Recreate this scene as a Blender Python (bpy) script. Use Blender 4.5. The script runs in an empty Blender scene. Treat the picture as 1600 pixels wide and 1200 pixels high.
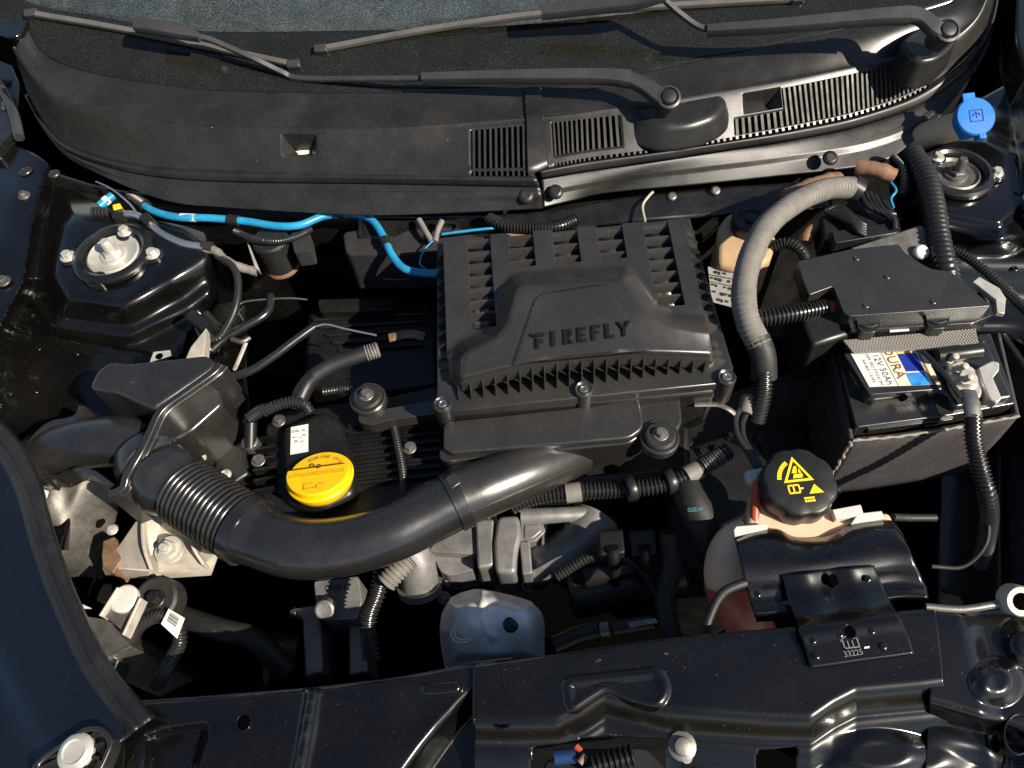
import bpy, bmesh, math, random
import numpy as np
from mathutils import Vector, Matrix

# ------------------------------------------------------------------ camera
PITCH, ROLL, DIST, FPX = math.radians(57.0), math.radians(6.3), 1.05, 1186.0
CAM = Vector((0, -DIST*math.cos(PITCH), DIST*math.sin(PITCH)))
FWD = Vector((0, math.cos(PITCH), -math.sin(PITCH)))
_R0 = Vector((1, 0, 0)); _U0 = Vector((0, math.sin(PITCH), math.cos(PITCH)))
RIGHT = math.cos(ROLL)*_R0 - math.sin(ROLL)*_U0
UP = math.sin(ROLL)*_R0 + math.cos(ROLL)*_U0
sc = bpy.context.scene
cam_d = bpy.data.cameras.new('camera'); cam = bpy.data.objects.new('camera', cam_d)
sc.collection.objects.link(cam)
cam_d.sensor_width = 36.0; cam_d.lens = 36.0*FPX/1600.0
cam_d.clip_start = 0.02; cam_d.clip_end = 500
cam.matrix_world = Matrix(((RIGHT.x, UP.x, -FWD.x, CAM.x), (RIGHT.y, UP.y, -FWD.y, CAM.y), (RIGHT.z, UP.z, -FWD.z, CAM.z), (0, 0, 0, 1)))
sc.camera = cam

# ------------------------------------------------------------------ sky, sun, exposure
SUN_EL, SUN_AZ = math.radians(40), math.radians(54)      # azimuth measured from the car's nose towards the right
SUN = Vector((math.sin(SUN_AZ)*math.cos(SUN_EL), -math.cos(SUN_AZ)*math.cos(SUN_EL), math.sin(SUN_EL)))
w = bpy.data.worlds.new('World'); sc.world = w; w.use_nodes = True
nt = w.node_tree; nt.nodes.clear()
sky = nt.nodes.new('ShaderNodeTexSky'); sky.sky_type = 'NISHITA'; sky.sun_disc = False
sky.sun_elevation = SUN_EL; sky.sun_rotation = math.atan2(SUN.x, SUN.y)
sky.air_density = 1.0; sky.dust_density = 0.4; sky.ozone_density = 1.5
bg = nt.nodes.new('ShaderNodeBackground'); bg.inputs[1].default_value = 0.058
wo = nt.nodes.new('ShaderNodeOutputWorld')
nt.links.new(sky.outputs[0], bg.inputs[0]); nt.links.new(bg.outputs[0], wo.inputs[0])
sun_d = bpy.data.lights.new('sun', 'SUN'); sun_d.energy = 5.0; sun_d.angle = math.radians(0.53); sun_d.color = (1.0, 0.90, 0.755)
sun_o = bpy.data.objects.new('sun', sun_d); sc.collection.objects.link(sun_o)
sun_o.rotation_euler = (-SUN).to_track_quat('-Z', 'Y').to_euler(); sun_o.location = SUN*5
sc.view_settings.view_transform = 'Standard'; sc.view_settings.look = 'None'
sc.view_settings.exposure = 0.72; sc.view_settings.gamma = 1.0; sc.view_settings.use_curve_mapping = False

# ------------------------------------------------------------------ helpers
COL = sc.collection
R = random.Random(7)
def P(px, py, z):
    """photo pixel (1600x1200) and a height -> point of the place"""
    d = FWD + RIGHT*((px-800)/FPX) + UP*((600-py)/FPX)
    t = (z-CAM.z)/d.z
    return CAM + d*t
def PL(px, py, p0, n):
    d = FWD + RIGHT*((px-800)/FPX) + UP*((600-py)/FPX)
    return CAM + d*((p0-CAM).dot(n)/d.dot(n))
def sst(a, b, x):
    t = max(0.0, min(1.0, (x-a)/(b-a))); return t*t*(3-2*t)
def lerp(xs, ys, x):
    return float(np.interp(x, xs, ys))
def cr_eval(p, t):
    n = len(p); i = min(int(t), n-2) if n > 1 else 0; f = t-i
    if n == 1: return p[0]
    p1, p2 = p[i], p[i+1]
    p0 = p[i-1] if i > 0 else p1*2-p2
    p3 = p[i+2] if i+2 < n else p2*2-p1
    return 0.5*((2*p1)+(p2-p0)*f+(2*p0-5*p1+4*p2-p3)*f*f+(3*p1-p0-3*p2+p3)*f*f*f)
def cr(p, n):
    p = [Vector(q) for q in p]
    return [cr_eval(p, (len(p)-1)*i/(n-1)) for i in range(n)]
def even(path, step):
    """resample a polyline at an even step"""
    L = [0.0]
    for a, b in zip(path, path[1:]): L.append(L[-1]+(b-a).length)
    n = max(2, int(L[-1]/step)+1); out = []; k = 0
    for i in range(n):
        s = L[-1]*i/(n-1)
        while k < len(L)-2 and L[k+1] < s: k += 1
        f = (s-L[k])/max(1e-9, L[k+1]-L[k]); out.append(path[k].lerp(path[k+1], f))
    return out
def px_path(pts, n=None):
    return cr([P(*q) for q in pts], n or 12*len(pts))

WO = {}
def link(o, parent=None, at=Vector((0, 0, 0))):
    COL.objects.link(o)
    if parent is not None:
        o.parent = parent; o.location = at - WO[parent.name]
    else:
        o.location = at
    WO[o.name] = Vector(at)
    return o
USED = set()
def tag(o, label, cat, group=None):
    if label in USED: print('DUP LABEL', label)
    USED.add(label)
    o['label'] = label; o['category'] = cat
    if group: o['group'] = group
    return o
def thing(name, label, cat, base, group=None):
    o = bpy.data.objects.new(name, None); o.empty_display_size = 0.02
    link(o, None, Vector(base)); return tag(o, label, cat, group)

class MB:
    def __init__(s): s.v = []; s.f = []
    def add(s, vs, fs):
        b = len(s.v); s.v += [Vector(q) for q in vs]; s.f += [tuple(i+b for i in f) for f in fs]; return s
    def grid(s, rows, hole=None):
        nr, nc = len(rows), len(rows[0]); b = len(s.v)
        for r in rows: s.v += [Vector(q) for q in r]
        for i in range(nr-1):
            for j in range(nc-1):
                if hole and hole(i, j): continue
                s.f.append((b+i*nc+j, b+(i+1)*nc+j, b+(i+1)*nc+j+1, b+i*nc+j+1))
        return s
    def prism(s, top, bot):
        n = len(top)
        return s.add(list(top)+list(bot), [tuple(range(n)), tuple(range(2*n-1, n-1, -1))] + [(i, n+i, n+(i+1) % n, (i+1) % n) for i in range(n)])
    def box(s, c, hx, hy, hz):
        """c centre; hx hy hz half-axis vectors"""
        c, hx, hy, hz = Vector(c), Vector(hx), Vector(hy), Vector(hz)
        t = [c-hx-hy+hz, c+hx-hy+hz, c+hx+hy+hz, c-hx+hy+hz]
        return s.prism(t, [q-2*hz for q in t])
    def tube(s, path, rad, seg=14, caps=True, squash=None):
        path = [Vector(q) for q in path]; n = len(path)
        rf = rad if callable(rad) else (lambda i, f: rad)
        t0 = (path[1]-path[0]).normalized()
        up = Vector((0, 0, 1)) if abs(t0.z) < 0.9 else Vector((1, 0, 0))
        a = t0.cross(up).normalized(); b0 = len(s.v)
        for i, p in enumerate(path):
            t = (path[min(i+1, n-1)]-path[max(i-1, 0)]).normalized()
            a = (a-t*a.dot(t)).normalized(); c = a.cross(t)
            r = rf(i, i/(n-1))
            for k in range(seg):
                an = 2*math.pi*k/seg
                s.v.append(p+(a*math.cos(an)+c*math.sin(an)*(squash or 1))*r)
        for i in range(n-1):
            for k in range(seg):
                k2 = (k+1) % seg
                s.f.append((b0+i*seg+k, b0+(i+1)*seg+k, b0+(i+1)*seg+k2, b0+i*seg+k2))
        if caps:
            s.f.append(tuple(b0+k for k in range(seg))); s.f.append(tuple(b0+(n-1)*seg+k for k in range(seg-1, -1, -1)))
        return s
    def lathe(s, o, ax, prof, seg=24, x=None, lob=None):
        """prof: list of (radius, height along ax); closed at both ends"""
        o = Vector(o); ax = Vector(ax).normalized()
        x = Vector(x) if x else (Vector((1, 0, 0)) if abs(ax.x) < 0.8 else Vector((0, 1, 0)))
        x = (x-ax*x.dot(ax)).normalized(); y = ax.cross(x); b0 = len(s.v)
        for r, h in prof:
            for k in range(seg):
                an = 2*math.pi*k/seg; rr = r*(lob(an) if lob else 1)
                s.v.append(o+ax*h+(x*math.cos(an)+y*math.sin(an))*rr)
        m = len(prof)
        for i in range(m-1):
            for k in range(seg):
                k2 = (k+1) % seg
                s.f.append((b0+i*seg+k, b0+i*seg+k2, b0+(i+1)*seg+k2, b0+(i+1)*seg+k))
        s.f.append(tuple(b0+k for k in range(seg-1, -1, -1))); s.f.append(tuple(b0+(m-1)*seg+k for k in range(seg)))
        return s
    def mesh(s, name):
        m = bpy.data.meshes.new(name); m.from_pydata([tuple(q) for q in s.v], [], s.f); m.update(); return m
    def build(s, name, mat, parent=None, bevel=0, seg=2, ang=35, thick=0, sub=0, off=-1, fix=True):
        m = s.mesh(name)
        if fix:
            bm = bmesh.new(); bm.from_mesh(m); bmesh.ops.recalc_face_normals(bm, faces=bm.faces); bm.to_mesh(m); bm.free()
        m.materials.append(MAT[mat]); m.shade_smooth(); m.set_sharp_from_angle(angle=math.radians(ang))
        o = bpy.data.objects.new(name, m); link(o, parent)
        if thick:
            q = o.modifiers.new('s', 'SOLIDIFY'); q.thickness = thick; q.offset = off
        if sub:
            q = o.modifiers.new('sub', 'SUBSURF'); q.levels = sub; q.render_levels = sub
        if bevel:
            q = o.modifiers.new('b', 'BEVEL'); q.width = bevel; q.segments = seg; q.limit_method = 'ANGLE'; q.angle_limit = math.radians(30)
            q.harden_normals = False
        return o
def zlist(z, n): return list(z) if isinstance(z, (list, tuple)) else [z]*n
def prism_px(name, pts, zt, zb, mat, parent=None, bevel=.003, seg=2, draft=0.0, mb=None):
    """outline traced at height zt, walls going straight down to zb (draft > 0 widens the foot)"""
    zt = zlist(zt, len(pts)); top = [P(x, y, z) for (x, y), z in zip(pts, zt)]
    c = sum(top, Vector())/len(top); zb = zlist(zb, len(pts))
    bot = [Vector((c.x+(q.x-c.x)*(1+draft), c.y+(q.y-c.y)*(1+draft), b)) for q, b in zip(top, zb)]
    m = (mb or MB()).prism(top, bot)
    return m if mb else m.build(name, mat, parent, bevel, seg)
def rounded(pts, r, k=4):
    """round the corners of a pixel outline"""
    out = []; n = len(pts)
    for i in range(n):
        p = np.array(pts[i], float); a = np.array(pts[i-1], float)-p; b = np.array(pts[(i+1) % n], float)-p
        la, lb = np.linalg.norm(a), np.linalg.norm(b); q = min(r, la*.45, lb*.45)
        A, B = p+a/la*q, p+b/lb*q
        for j in range(k+1):
            t = j/k; out.append(tuple((1-t)**2*A+2*t*(1-t)*p+t*t*B))
    return out
def surf(rows):
    rows = [[Vector(q) for q in r] for r in rows]
    def S(u, v):
        return cr_eval([cr_eval(r, u) for r in rows], v)
    return S
def pxgrid(rows, us, vs, zf):
    """rows: control pixels; zf(px, py): the height there"""
    S = surf([[(x, y, 0) for x, y in r] for r in rows]); out = []
    for v in vs:
        line = []
        for u in us:
            q = S(u, v); line.append(P(q.x, q.y, zf(q.x, q.y)))
        out.append(line)
    return out
def lin(a, b, n): return [a+(b-a)*i/(n-1) for i in range(n)]
def sdpoly(poly):
    A = np.array(poly, float); B = np.roll(A, -1, 0); E = B-A; L = (E**2).sum(1)
    def f(x, y):
        w = np.array((x, y))-A; t = np.clip((w*E).sum(1)/L, 0, 1)
        d = np.sqrt(((w-E*t[:, None])**2).sum(1).min())
        c = ((A[:, 1] > y) != (B[:, 1] > y)); ins = False
        if c.any():
            xi = A[c, 0]+(y-A[c, 1])*E[c, 0]/E[c, 1]; ins = (int((x < xi).sum()) % 2) == 1
        return -d if ins else d
    return f
def sdline(poly):
    A = np.array(poly[:-1], float); B = np.array(poly[1:], float); E = B-A; L = (E**2).sum(1)
    def f(x, y):
        w = np.array((x, y))-A; t = np.clip((w*E).sum(1)/L, 0, 1)
        return float(np.sqrt(((w-E*t[:, None])**2).sum(1).min()))
    return f
def hose(name, pts, r, mat, parent=None, pitch=0, depth=.16, seg=14, n=None, label=None, cat='hose', group=None, squash=None, wob=0.0):
    """pts are (px, py, z) of the centre line; pitch > 0 makes a corrugated hose"""
    path = px_path(pts, n or 16*len(pts))
    if pitch:
        path = even(path, pitch/4)
        rr = [r, r, r*(1-depth), r*(1-depth)]
        f = lambda i, t: rr[i % 4]
    else:
        path = even(path, max(.004, r*.5)); f = (lambda i, t: r*(1+wob*math.sin(i*1.7)*math.sin(i*.61+1)))
    o = MB().tube(path, f, seg, squash=squash).build(name, mat, parent, ang=50)
    if label: tag(o, label, cat, group)
    return o
_bolt = {}
def bolt_mesh(kind, mat):
    k = (kind, mat)
    if k in _bolt: return _bolt[k]
    m = MB()
    if kind == 'hex':      # hexagon head on a flange, radius 1, axis z
        m.lathe((0, 0, 0), (0, 0, 1), [(1.0, 0), (1.0, .12), (.92, .2), (.6, .22)], 20)
        m.lathe((0, 0, .1), (0, 0, 1), [(.66, 0), (.66, .6), (.58, .7), (.3, .71)], 6)
    elif kind == 'stud':   # nut on washer with the stud standing out
        m.lathe((0, 0, 0), (0, 0, 1), [(1.0, 0), (1.0, .14), (.7, .16)], 20)
        m.lathe((0, 0, .1), (0, 0, 1), [(.68, 0), (.68, .6), (.6, .7), (.4, .71)], 6)
        m.lathe((0, 0, .5), (0, 0, 1), [(.36, 0), (.36, .75), (.28, .85)], 12)
    elif kind == 'dome':   # push rivet
        m.lathe((0, 0, 0), (0, 0, 1), [(1.0, 0), (.98, .12), (.85, .28), (.55, .38), (.5, .33), (.2, .33)], 20)
    elif kind == 'torx':   # screw with a dished head
        m.lathe((0, 0, 0), (0, 0, 1), [(1.0, 0), (1.0, .3), (.9, .42), (.5, .45), (.46, .25), (.05, .22)], 18)
    me = m.mesh(kind); me.materials.append(MAT[mat]); me.shade_smooth(); me.set_sharp_from_angle(angle=math.radians(40))
    _bolt[k] = me; return me
def bolt(p, r, kind='hex', mat='zinc', parent=None, n=(0, 0, 1), name='bolt'):
    o = bpy.data.objects.new(name, bolt_mesh(kind, mat)); link(o, parent, Vector(p))
    q = Vector(n).to_track_quat('Z', 'Y'); o.rotation_euler = (q @ Matrix.Rotation(R.uniform(0, 1), 3, 'Z').to_quaternion()).to_euler()
    o.scale = (r, r, r); return o
def text(body, c, xd, yd, size, mat, parent, depth=.0004, name='lettering', lift=.0006, align='CENTER'):
    cu = bpy.data.curves.new('t', 'FONT'); cu.body = body; cu.size = 1; cu.align_x = align; cu.align_y = 'CENTER'; cu.resolution_u = 2
    o = bpy.data.objects.new('t', cu); COL.objects.link(o)
    dg = bpy.context.evaluated_depsgraph_get(); me = bpy.data.meshes.new_from_object(o.evaluated_get(dg))
    COL.objects.unlink(o); bpy.data.objects.remove(o)
    c, xd = Vector(c), Vector(xd).normalized(); yd = Vector(yd); n = xd.cross(yd).normalized(); yd = n.cross(xd).normalized()
    for v in me.vertices:
        v.co = c + xd*(v.co.x*size) + yd*(v.co.y*size) + n*lift
    me.materials.clear(); me.materials.append(MAT[mat])
    ob = bpy.data.objects.new(name, me); link(ob, parent)
    q = ob.modifiers.new('s', 'SOLIDIFY'); q.thickness = depth; q.offset = 1
    return ob
def decal(pts, mat, parent, name, lift=.0006):
    """flat print: a thin sheet through four or more points"""
    pts = [Vector(q) for q in pts]; n = (pts[1]-pts[0]).cross(pts[2]-pts[1]).normalized()
    if n.z < 0: n = -n
    return MB().prism([q+n*(lift+.0003) for q in pts], [q+n*lift for q in pts]).build(name, mat, parent)

# ------------------------------------------------------------------ materials
MAT = {}
def M(name, col, rough=.5, metal=0, bump=0, bscale=900, dust=0, dcol=(.30, .27, .23), var=0, coat=0, spec=.5, trans=0, sss=0, vscale=14, dscale=1, cr_=.05, film=1.0, thr=.68):
    m = bpy.data.materials.new(name); m.use_nodes = True; t = m.node_tree; N = t.nodes; b = N['Principled BSDF']; MAT[name] = m
    b.inputs['Base Color'].default_value = (*col, 1); b.inputs['Roughness'].default_value = rough; b.inputs['Metallic'].default_value = metal
    b.inputs['Specular IOR Level'].default_value = spec; b.inputs['Coat Weight'].default_value = coat; b.inputs['Coat Roughness'].default_value = cr_
    if trans: b.inputs['Transmission Weight'].default_value = trans
    if sss:
        b.inputs['Subsurface Weight'].default_value = sss; b.inputs['Subsurface Radius'].default_value = (.01, .005, .003); b.inputs['Subsurface Scale'].default_value = 1.0
    tc = N.new('ShaderNodeNewGeometry'); pos = tc.outputs['Position']
    cs = None
    def noise(scale, detail=3, rg=.6):
        n = N.new('ShaderNodeTexNoise'); n.inputs['Scale'].default_value = scale; n.inputs['Detail'].default_value = detail; n.inputs['Roughness'].default_value = rg
        t.links.new(pos, n.inputs['Vector']); return n.outputs[0]
    def ramp(x, a, b_, lo=0, hi=1):
        n = N.new('ShaderNodeMapRange'); n.inputs[1].default_value = a; n.inputs[2].default_value = b_; n.inputs[3].default_value = lo; n.inputs[4].default_value = hi
        t.links.new(x, n.inputs[0]); return n.outputs[0]
    def mul(a, b_):
        n = N.new('ShaderNodeMath'); n.operation = 'MULTIPLY'
        for i, q in enumerate((a, b_)):
            if isinstance(q, (int, float)): n.inputs[i].default_value = q
            else: t.links.new(q, n.inputs[i])
        return n.outputs[0]
    if var:
        n = N.new('ShaderNodeMix'); n.data_type = 'RGBA'; t.links.new(ramp(noise(vscale, 5, .7), .3, .7), n.inputs[0])
        n.inputs[6].default_value = (*[c*(1-var) for c in col], 1); n.inputs[7].default_value = (*[min(1, c*(1+var)) for c in col], 1); cs = n.outputs[2]
        t.links.new(cs, b.inputs['Base Color'])
        t.links.new(ramp(noise(vscale*2.3, 4, .7), .3, .7, rough*.82, min(1, rough*1.18)), b.inputs['Roughness'])
    if dust:
        # settled dust: a thin patchy film and separate specks
        film = mul(ramp(noise(9, 6, .75), .42, .8), .22*dust*film)
        sp = mul(ramp(noise(420*dscale, 2, .5), thr, thr+.08), ramp(noise(22, 3, .6), .38, .66, .0 if thr > .6 else .5, 1.0))
        big = mul(mul(ramp(noise(170*dscale, 2, .5), .74, .77), .8), ramp(noise(15, 3, .6), .45, .6))
        ad = N.new('ShaderNodeMath'); ad.operation = 'MAXIMUM'; t.links.new(mul(sp, min(1, .9*dust)), ad.inputs[0]); t.links.new(mul(big, min(1, dust)), ad.inputs[1])
        ad2 = N.new('ShaderNodeMath'); ad2.operation = 'ADD'; ad2.use_clamp = True; t.links.new(film, ad2.inputs[0]); t.links.new(ad.outputs[0], ad2.inputs[1])
        n = N.new('ShaderNodeMix'); n.data_type = 'RGBA'; t.links.new(ad2.outputs[0], n.inputs[0])
        if cs is None: n.inputs[6].default_value = (*col, 1)
        else: t.links.new(cs, n.inputs[6])
        n.inputs[7].default_value = (*dcol, 1); t.links.new(n.outputs[2], b.inputs['Base Color'])
        if coat:
            t.links.new(ramp(ad2.outputs[0], 0, .6, coat, 0), b.inputs['Coat Weight'])
            t.links.new(ramp(ad2.outputs[0], 0, .5, rough, .75), b.inputs['Roughness'])
    if bump:
        bn = N.new('ShaderNodeBump'); bn.inputs['Strength'].default_value = bump; bn.inputs['Distance'].default_value = .0006
        t.links.new(noise(bscale, 3, .6), bn.inputs['Height']); t.links.new(bn.outputs[0], b.inputs['Normal'])
    return m
M('black_plastic', (.0145, .0135, .0125), .27, spec=1.0, bump=.10, bscale=1400, dust=.22, var=.15)
M('cover_plastic', (.0225, .0205, .0180), .30, spec=.9, bump=.22, bscale=900, dust=.4, film=.6, var=.12)
M('cowl_plastic', (.0135, .013, .0125), .35, spec=.55, bump=.2, bscale=900, dust=.5, film=.6, var=.2)
M('duct_plastic', (.0115, .011, .0105), .24, spec=1.0, bump=.06, bscale=700, dust=.22, var=.15)
M('dark_plastic', (.010, .010, .010), .38, bump=.08, dust=.2)
M('rubber', (.009, .009, .009), .6, bump=.1, dust=.3, var=.2)
M('seal_rubber', (.010, .010, .011), .42, bump=.1, dust=.3, var=.2)
M('wiper_paint', (.030, .031, .034), .38, bump=.05, dust=.4, var=.2)
M('wiper_blade', (.085, .079, .072), .45, spec=.7, dust=.3, var=.25)
M('gloss_paint', (.0024, .0022, .0020), .3, dust=.34, film=.22, coat=1.0, spec=.2, dcol=(.24, .21, .18), var=.35, bump=.05, bscale=38, cr_=.13)
M('gloss_paint_sky_tint', (.0032, .0044, .0090), .2, dust=.25, film=.25, coat=1.0, spec=.5, dcol=(.18, .18, .19), bump=.04, bscale=45, cr_=.11)  # black paint with the blue of the reflected sky mixed into its base colour
M('satin_paint', (.006, .006, .006), .26, dust=.5, coat=.5, dcol=(.2, .18, .16), var=.2, bump=.03, bscale=80, cr_=.18)
M('zinc', (.62, .60, .55), .32, 1, bump=.1, bscale=500, var=.25, vscale=60)
M('white_zinc', (.60, .57, .50), .4, .5, bump=.15, bscale=600, var=.2, vscale=50)
M('cast_aluminium', (.23, .226, .222), .48, .5, bump=.5, bscale=420, var=.3, vscale=30)
M('heat_shield_metal', (.90, .90, .90), .34, .12, bump=.25, bscale=200, var=.25, vscale=20)
M('dull_steel', (.20, .19, .17), .5, .8, bump=.3, bscale=400, var=.4, vscale=30)
M('rusty_steel', (.20, .12, .07), .7, .3, bump=.4, bscale=300, var=.5, vscale=40)
M('cream_metal', (.40, .365, .31), .55, .1, bump=.2, bscale=400, dust=.2, var=.25, vscale=30)
M('yellow_plastic', (.95, .50, .002), .42, bump=.2, bscale=600, sss=.12, var=.12, vscale=60, dust=.2, dcol=(.5, .3, .05))
M('yellow_print', (.90, .66, .01), .55)
M('blue_plastic', (.008, .16, .52), .35, bump=.05, sss=.1, dust=.3, var=.15)
M('blue_hose', (.012, .25, .46), .34, bump=.06, var=.25, vscale=40, dust=.4)
M('silver_tube', (.66, .66, .66), .28, .9, bump=.1, var=.2)
M('grey_tape', (.17, .157, .14), .62, bump=.3, bscale=300, var=.25, vscale=40, dust=.2)
M('corrugated_black', (.016, .016, .016), .3, dust=.25, var=.2)
M('beige_tank', (.74, .53, .32), .42, sss=.35, var=.12)
M('coolant_tank_plastic', (.74, .50, .34), .38, sss=.5, var=.15, dust=.25)
M('coolant', (.42, .10, .08), .3, sss=.3, var=.2)
M('red_plastic', (.42, .07, .025), .4)
M('brown_tape', (.22, .12, .07), .65, var=.35, vscale=40, bump=.2)
M('white_label', (.72, .70, .64), .55, var=.06, vscale=60)
M('cream_label', (.72, .64, .48), .4)
M('label_blue', (.012, .03, .30), .4)
M('dim_blue', (.008, .03, .10), .35)
M('teal_print', (.05, .22, .26), .6)
M('label_sky', (.03, .22, .62), .4, var=.6, vscale=160)
M('label_yellow', (.80, .52, .03), .4)
M('ink', (.03, .03, .035), .6)
M('amber_print', (.50, .24, .01), .6)
M('brown_ink', (.22, .12, .05), .6)
M('felt', (.034, .029, .031), .95, bump=1.0, bscale=650, var=.3, vscale=45, dust=.25)
M('webbing', (.25, .235, .21), .8, bump=.5, bscale=700, var=.15)
M('thread', (.26, .24, .21), .8)
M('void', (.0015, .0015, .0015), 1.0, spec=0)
M('glass_frit', (.008, .0085, .0065), .12, dust=.7, film=.4, dscale=2.0, dcol=(.085, .09, .075), spec=.6, thr=.58)
M('glass_pane', (.020, .0255, .0275), .10, dust=.8, film=.8, dscale=2.0, dcol=(.23, .26, .265), spec=.6, var=.35, vscale=6, thr=.54)
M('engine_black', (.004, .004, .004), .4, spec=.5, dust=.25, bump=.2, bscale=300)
M('orange_print', (.75, .30, .05), .6)
M('white_plastic', (.58, .56, .51), .45, var=.12)
M('letter_plastic', (.009, .0085, .008), .25, spec=.6)
M('slat_plastic', (.020, .0195, .019), .5, spec=.4, dust=.4, var=.3)
M('reservoir_plastic', (.46, .32, .18), .42, sss=.3, var=.15, dust=.3)
M('dull_paper', (.34, .33, .30), .6, var=.2, vscale=40)
M('stamp', (.20, .19, .175), .5)
M('dark_felt', (.016, .015, .015), .95, bump=.8, bscale=700, var=.4, vscale=50)
# woven bump for the webbing
def weave(name, scale):
    m = MAT[name]; t = m.node_tree; b = t.nodes['Principled BSDF']
    g = t.nodes.new('ShaderNodeTexChecker'); g.inputs['Scale'].default_value = scale; c = t.nodes.new('ShaderNodeNewGeometry')
    t.links.new(c.outputs['Position'], g.inputs['Vector']); bn = t.nodes.new('ShaderNodeBump'); bn.inputs['Distance'].default_value = .002
    bn.inputs['Strength'].default_value = .8
    t.links.new(g.outputs['Fac'], bn.inputs['Height']); t.links.new(bn.outputs[0], b.inputs['Normal'])

# ================================================================== the setting
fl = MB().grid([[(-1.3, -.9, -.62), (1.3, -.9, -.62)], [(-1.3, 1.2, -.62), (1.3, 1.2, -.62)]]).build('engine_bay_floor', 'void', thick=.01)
fl['kind'] = 'structure'
# bulkhead below the cowl
yb = P(560, 330, .03).y
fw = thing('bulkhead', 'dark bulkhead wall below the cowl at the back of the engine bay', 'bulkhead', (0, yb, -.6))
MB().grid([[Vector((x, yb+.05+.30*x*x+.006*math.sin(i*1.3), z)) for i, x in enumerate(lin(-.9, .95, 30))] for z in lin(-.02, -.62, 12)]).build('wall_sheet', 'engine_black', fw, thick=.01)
rail = [[(560, 338), (700, 338), (850, 330), (950, 312), (1080, 296), (1200, 288), (1300, 280)], [(560, 372), (700, 372), (850, 362), (950, 350), (1080, 340), (1200, 330), (1300, 325)]]
MB().grid(pxgrid(rail, lin(0, 6, 50), lin(0, 1, 8), lambda x, y: -.012-.02*sst(300, 380, y)-.004*math.sin(x*.03))).build('flange', 'satin_paint', fw, thick=.006)
for q in ((1050, 307), (1118, 298)): bolt(P(q[0], q[1], -.010), .008, 'dome', 'dull_steel', fw, (0, -.4, 1), 'rivet')
# side walls deep in the bay
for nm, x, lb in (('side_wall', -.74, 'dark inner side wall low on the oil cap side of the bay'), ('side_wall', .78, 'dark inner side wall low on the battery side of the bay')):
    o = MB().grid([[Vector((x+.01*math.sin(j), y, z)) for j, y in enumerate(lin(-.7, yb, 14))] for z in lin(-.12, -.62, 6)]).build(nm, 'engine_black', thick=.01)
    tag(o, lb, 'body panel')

# ================================================================== strut tower and apron (left)
tower = sdpoly([(92, 350), (112, 332), (200, 334), (285, 356), (316, 380), (322, 402), (270, 440), (195, 478), (105, 468), (78, 430)])
def zl(x, y):
    d = tower(x, y)
    railx = lerp([230, 270, 340, 440, 520, 700], [110, 82, 62, 46, 6, -20], y)
    z = -.006*sst(-14, 8, d) - .034*sst(-4, 40, d) - .020*sst(42, 66, d)
    z -= .010*sst(-3, 3, y-(508+x*.19)) + .004*sst(-2, 2, y-(524+x*.17))
    z -= .03*sst(540, 720, y)
    z += (.020-z)*sst(12, -12, x-railx)
    z += .006*math.exp(-((x-(y-380)*-.25-68)/9)**2)*sst(300, 340, y)*sst(470, 430, y)
    # falls away into the bay
    edge = lerp([250, 380, 470, 520, 600, 680, 760, 860], [310, 322, 326, 290, 262, 200, 120, 92], y)
    z -= .22*sst(0, 62, x-edge)
    z += .0016*math.sin(x*.05+y*.021)+.0012*math.sin(y*.07-x*.033)
    return z
rows = [[(-70, 215), (0, 222), (60, 244), (108, 290), (185, 332), (285, 352), (350, 375)],
        [(-70, 330), (0, 335), (60, 345), (120, 350), (200, 360), (290, 380), (375, 410)],
        [(-70, 450), (0, 450), (60, 450), (120, 450), (200, 450), (290, 460), (385, 500)],
        [(-70, 540), (0, 540), (60, 540), (120, 545), (200, 550), (270, 560), (385, 590)],
        [(-70, 650), (0, 660), (60, 670), (110, 680), (160, 690), (220, 700), (385, 700)],
        [(-70, 860), (0, 860), (50, 860), (90, 860), (120, 860), (160, 860), (250, 880)]]
ap = thing('strut_tower', 'glossy black strut tower and inner wing panel beside the square air box', 'strut tower', P(178, 395, 0))
MB().grid(pxgrid(rows, lin(0, 6, 110), lin(0, 5, 150), zl)).build('panel', 'gloss_paint', ap, ang=60, thick=.002)
for q in ((40, 268, 'dome', 'black_plastic', .011), (85, 272, 'dome', 'black_plastic', .010), (38, 306, 'hex', 'dull_steel', .010), (6, 440, 'hex', 'dull_steel', .011)):
    bolt(P(q[0], q[1], .022), q[4], q[2], q[3], ap)
for q in ((18, 518), (120, 553), (60, 545), (56, 612), (15, 615)):
    bolt(P(q[0], q[1], zl(*q)+.001), .0045, 'dome', 'gloss_paint', ap, name='rivet')
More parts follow.
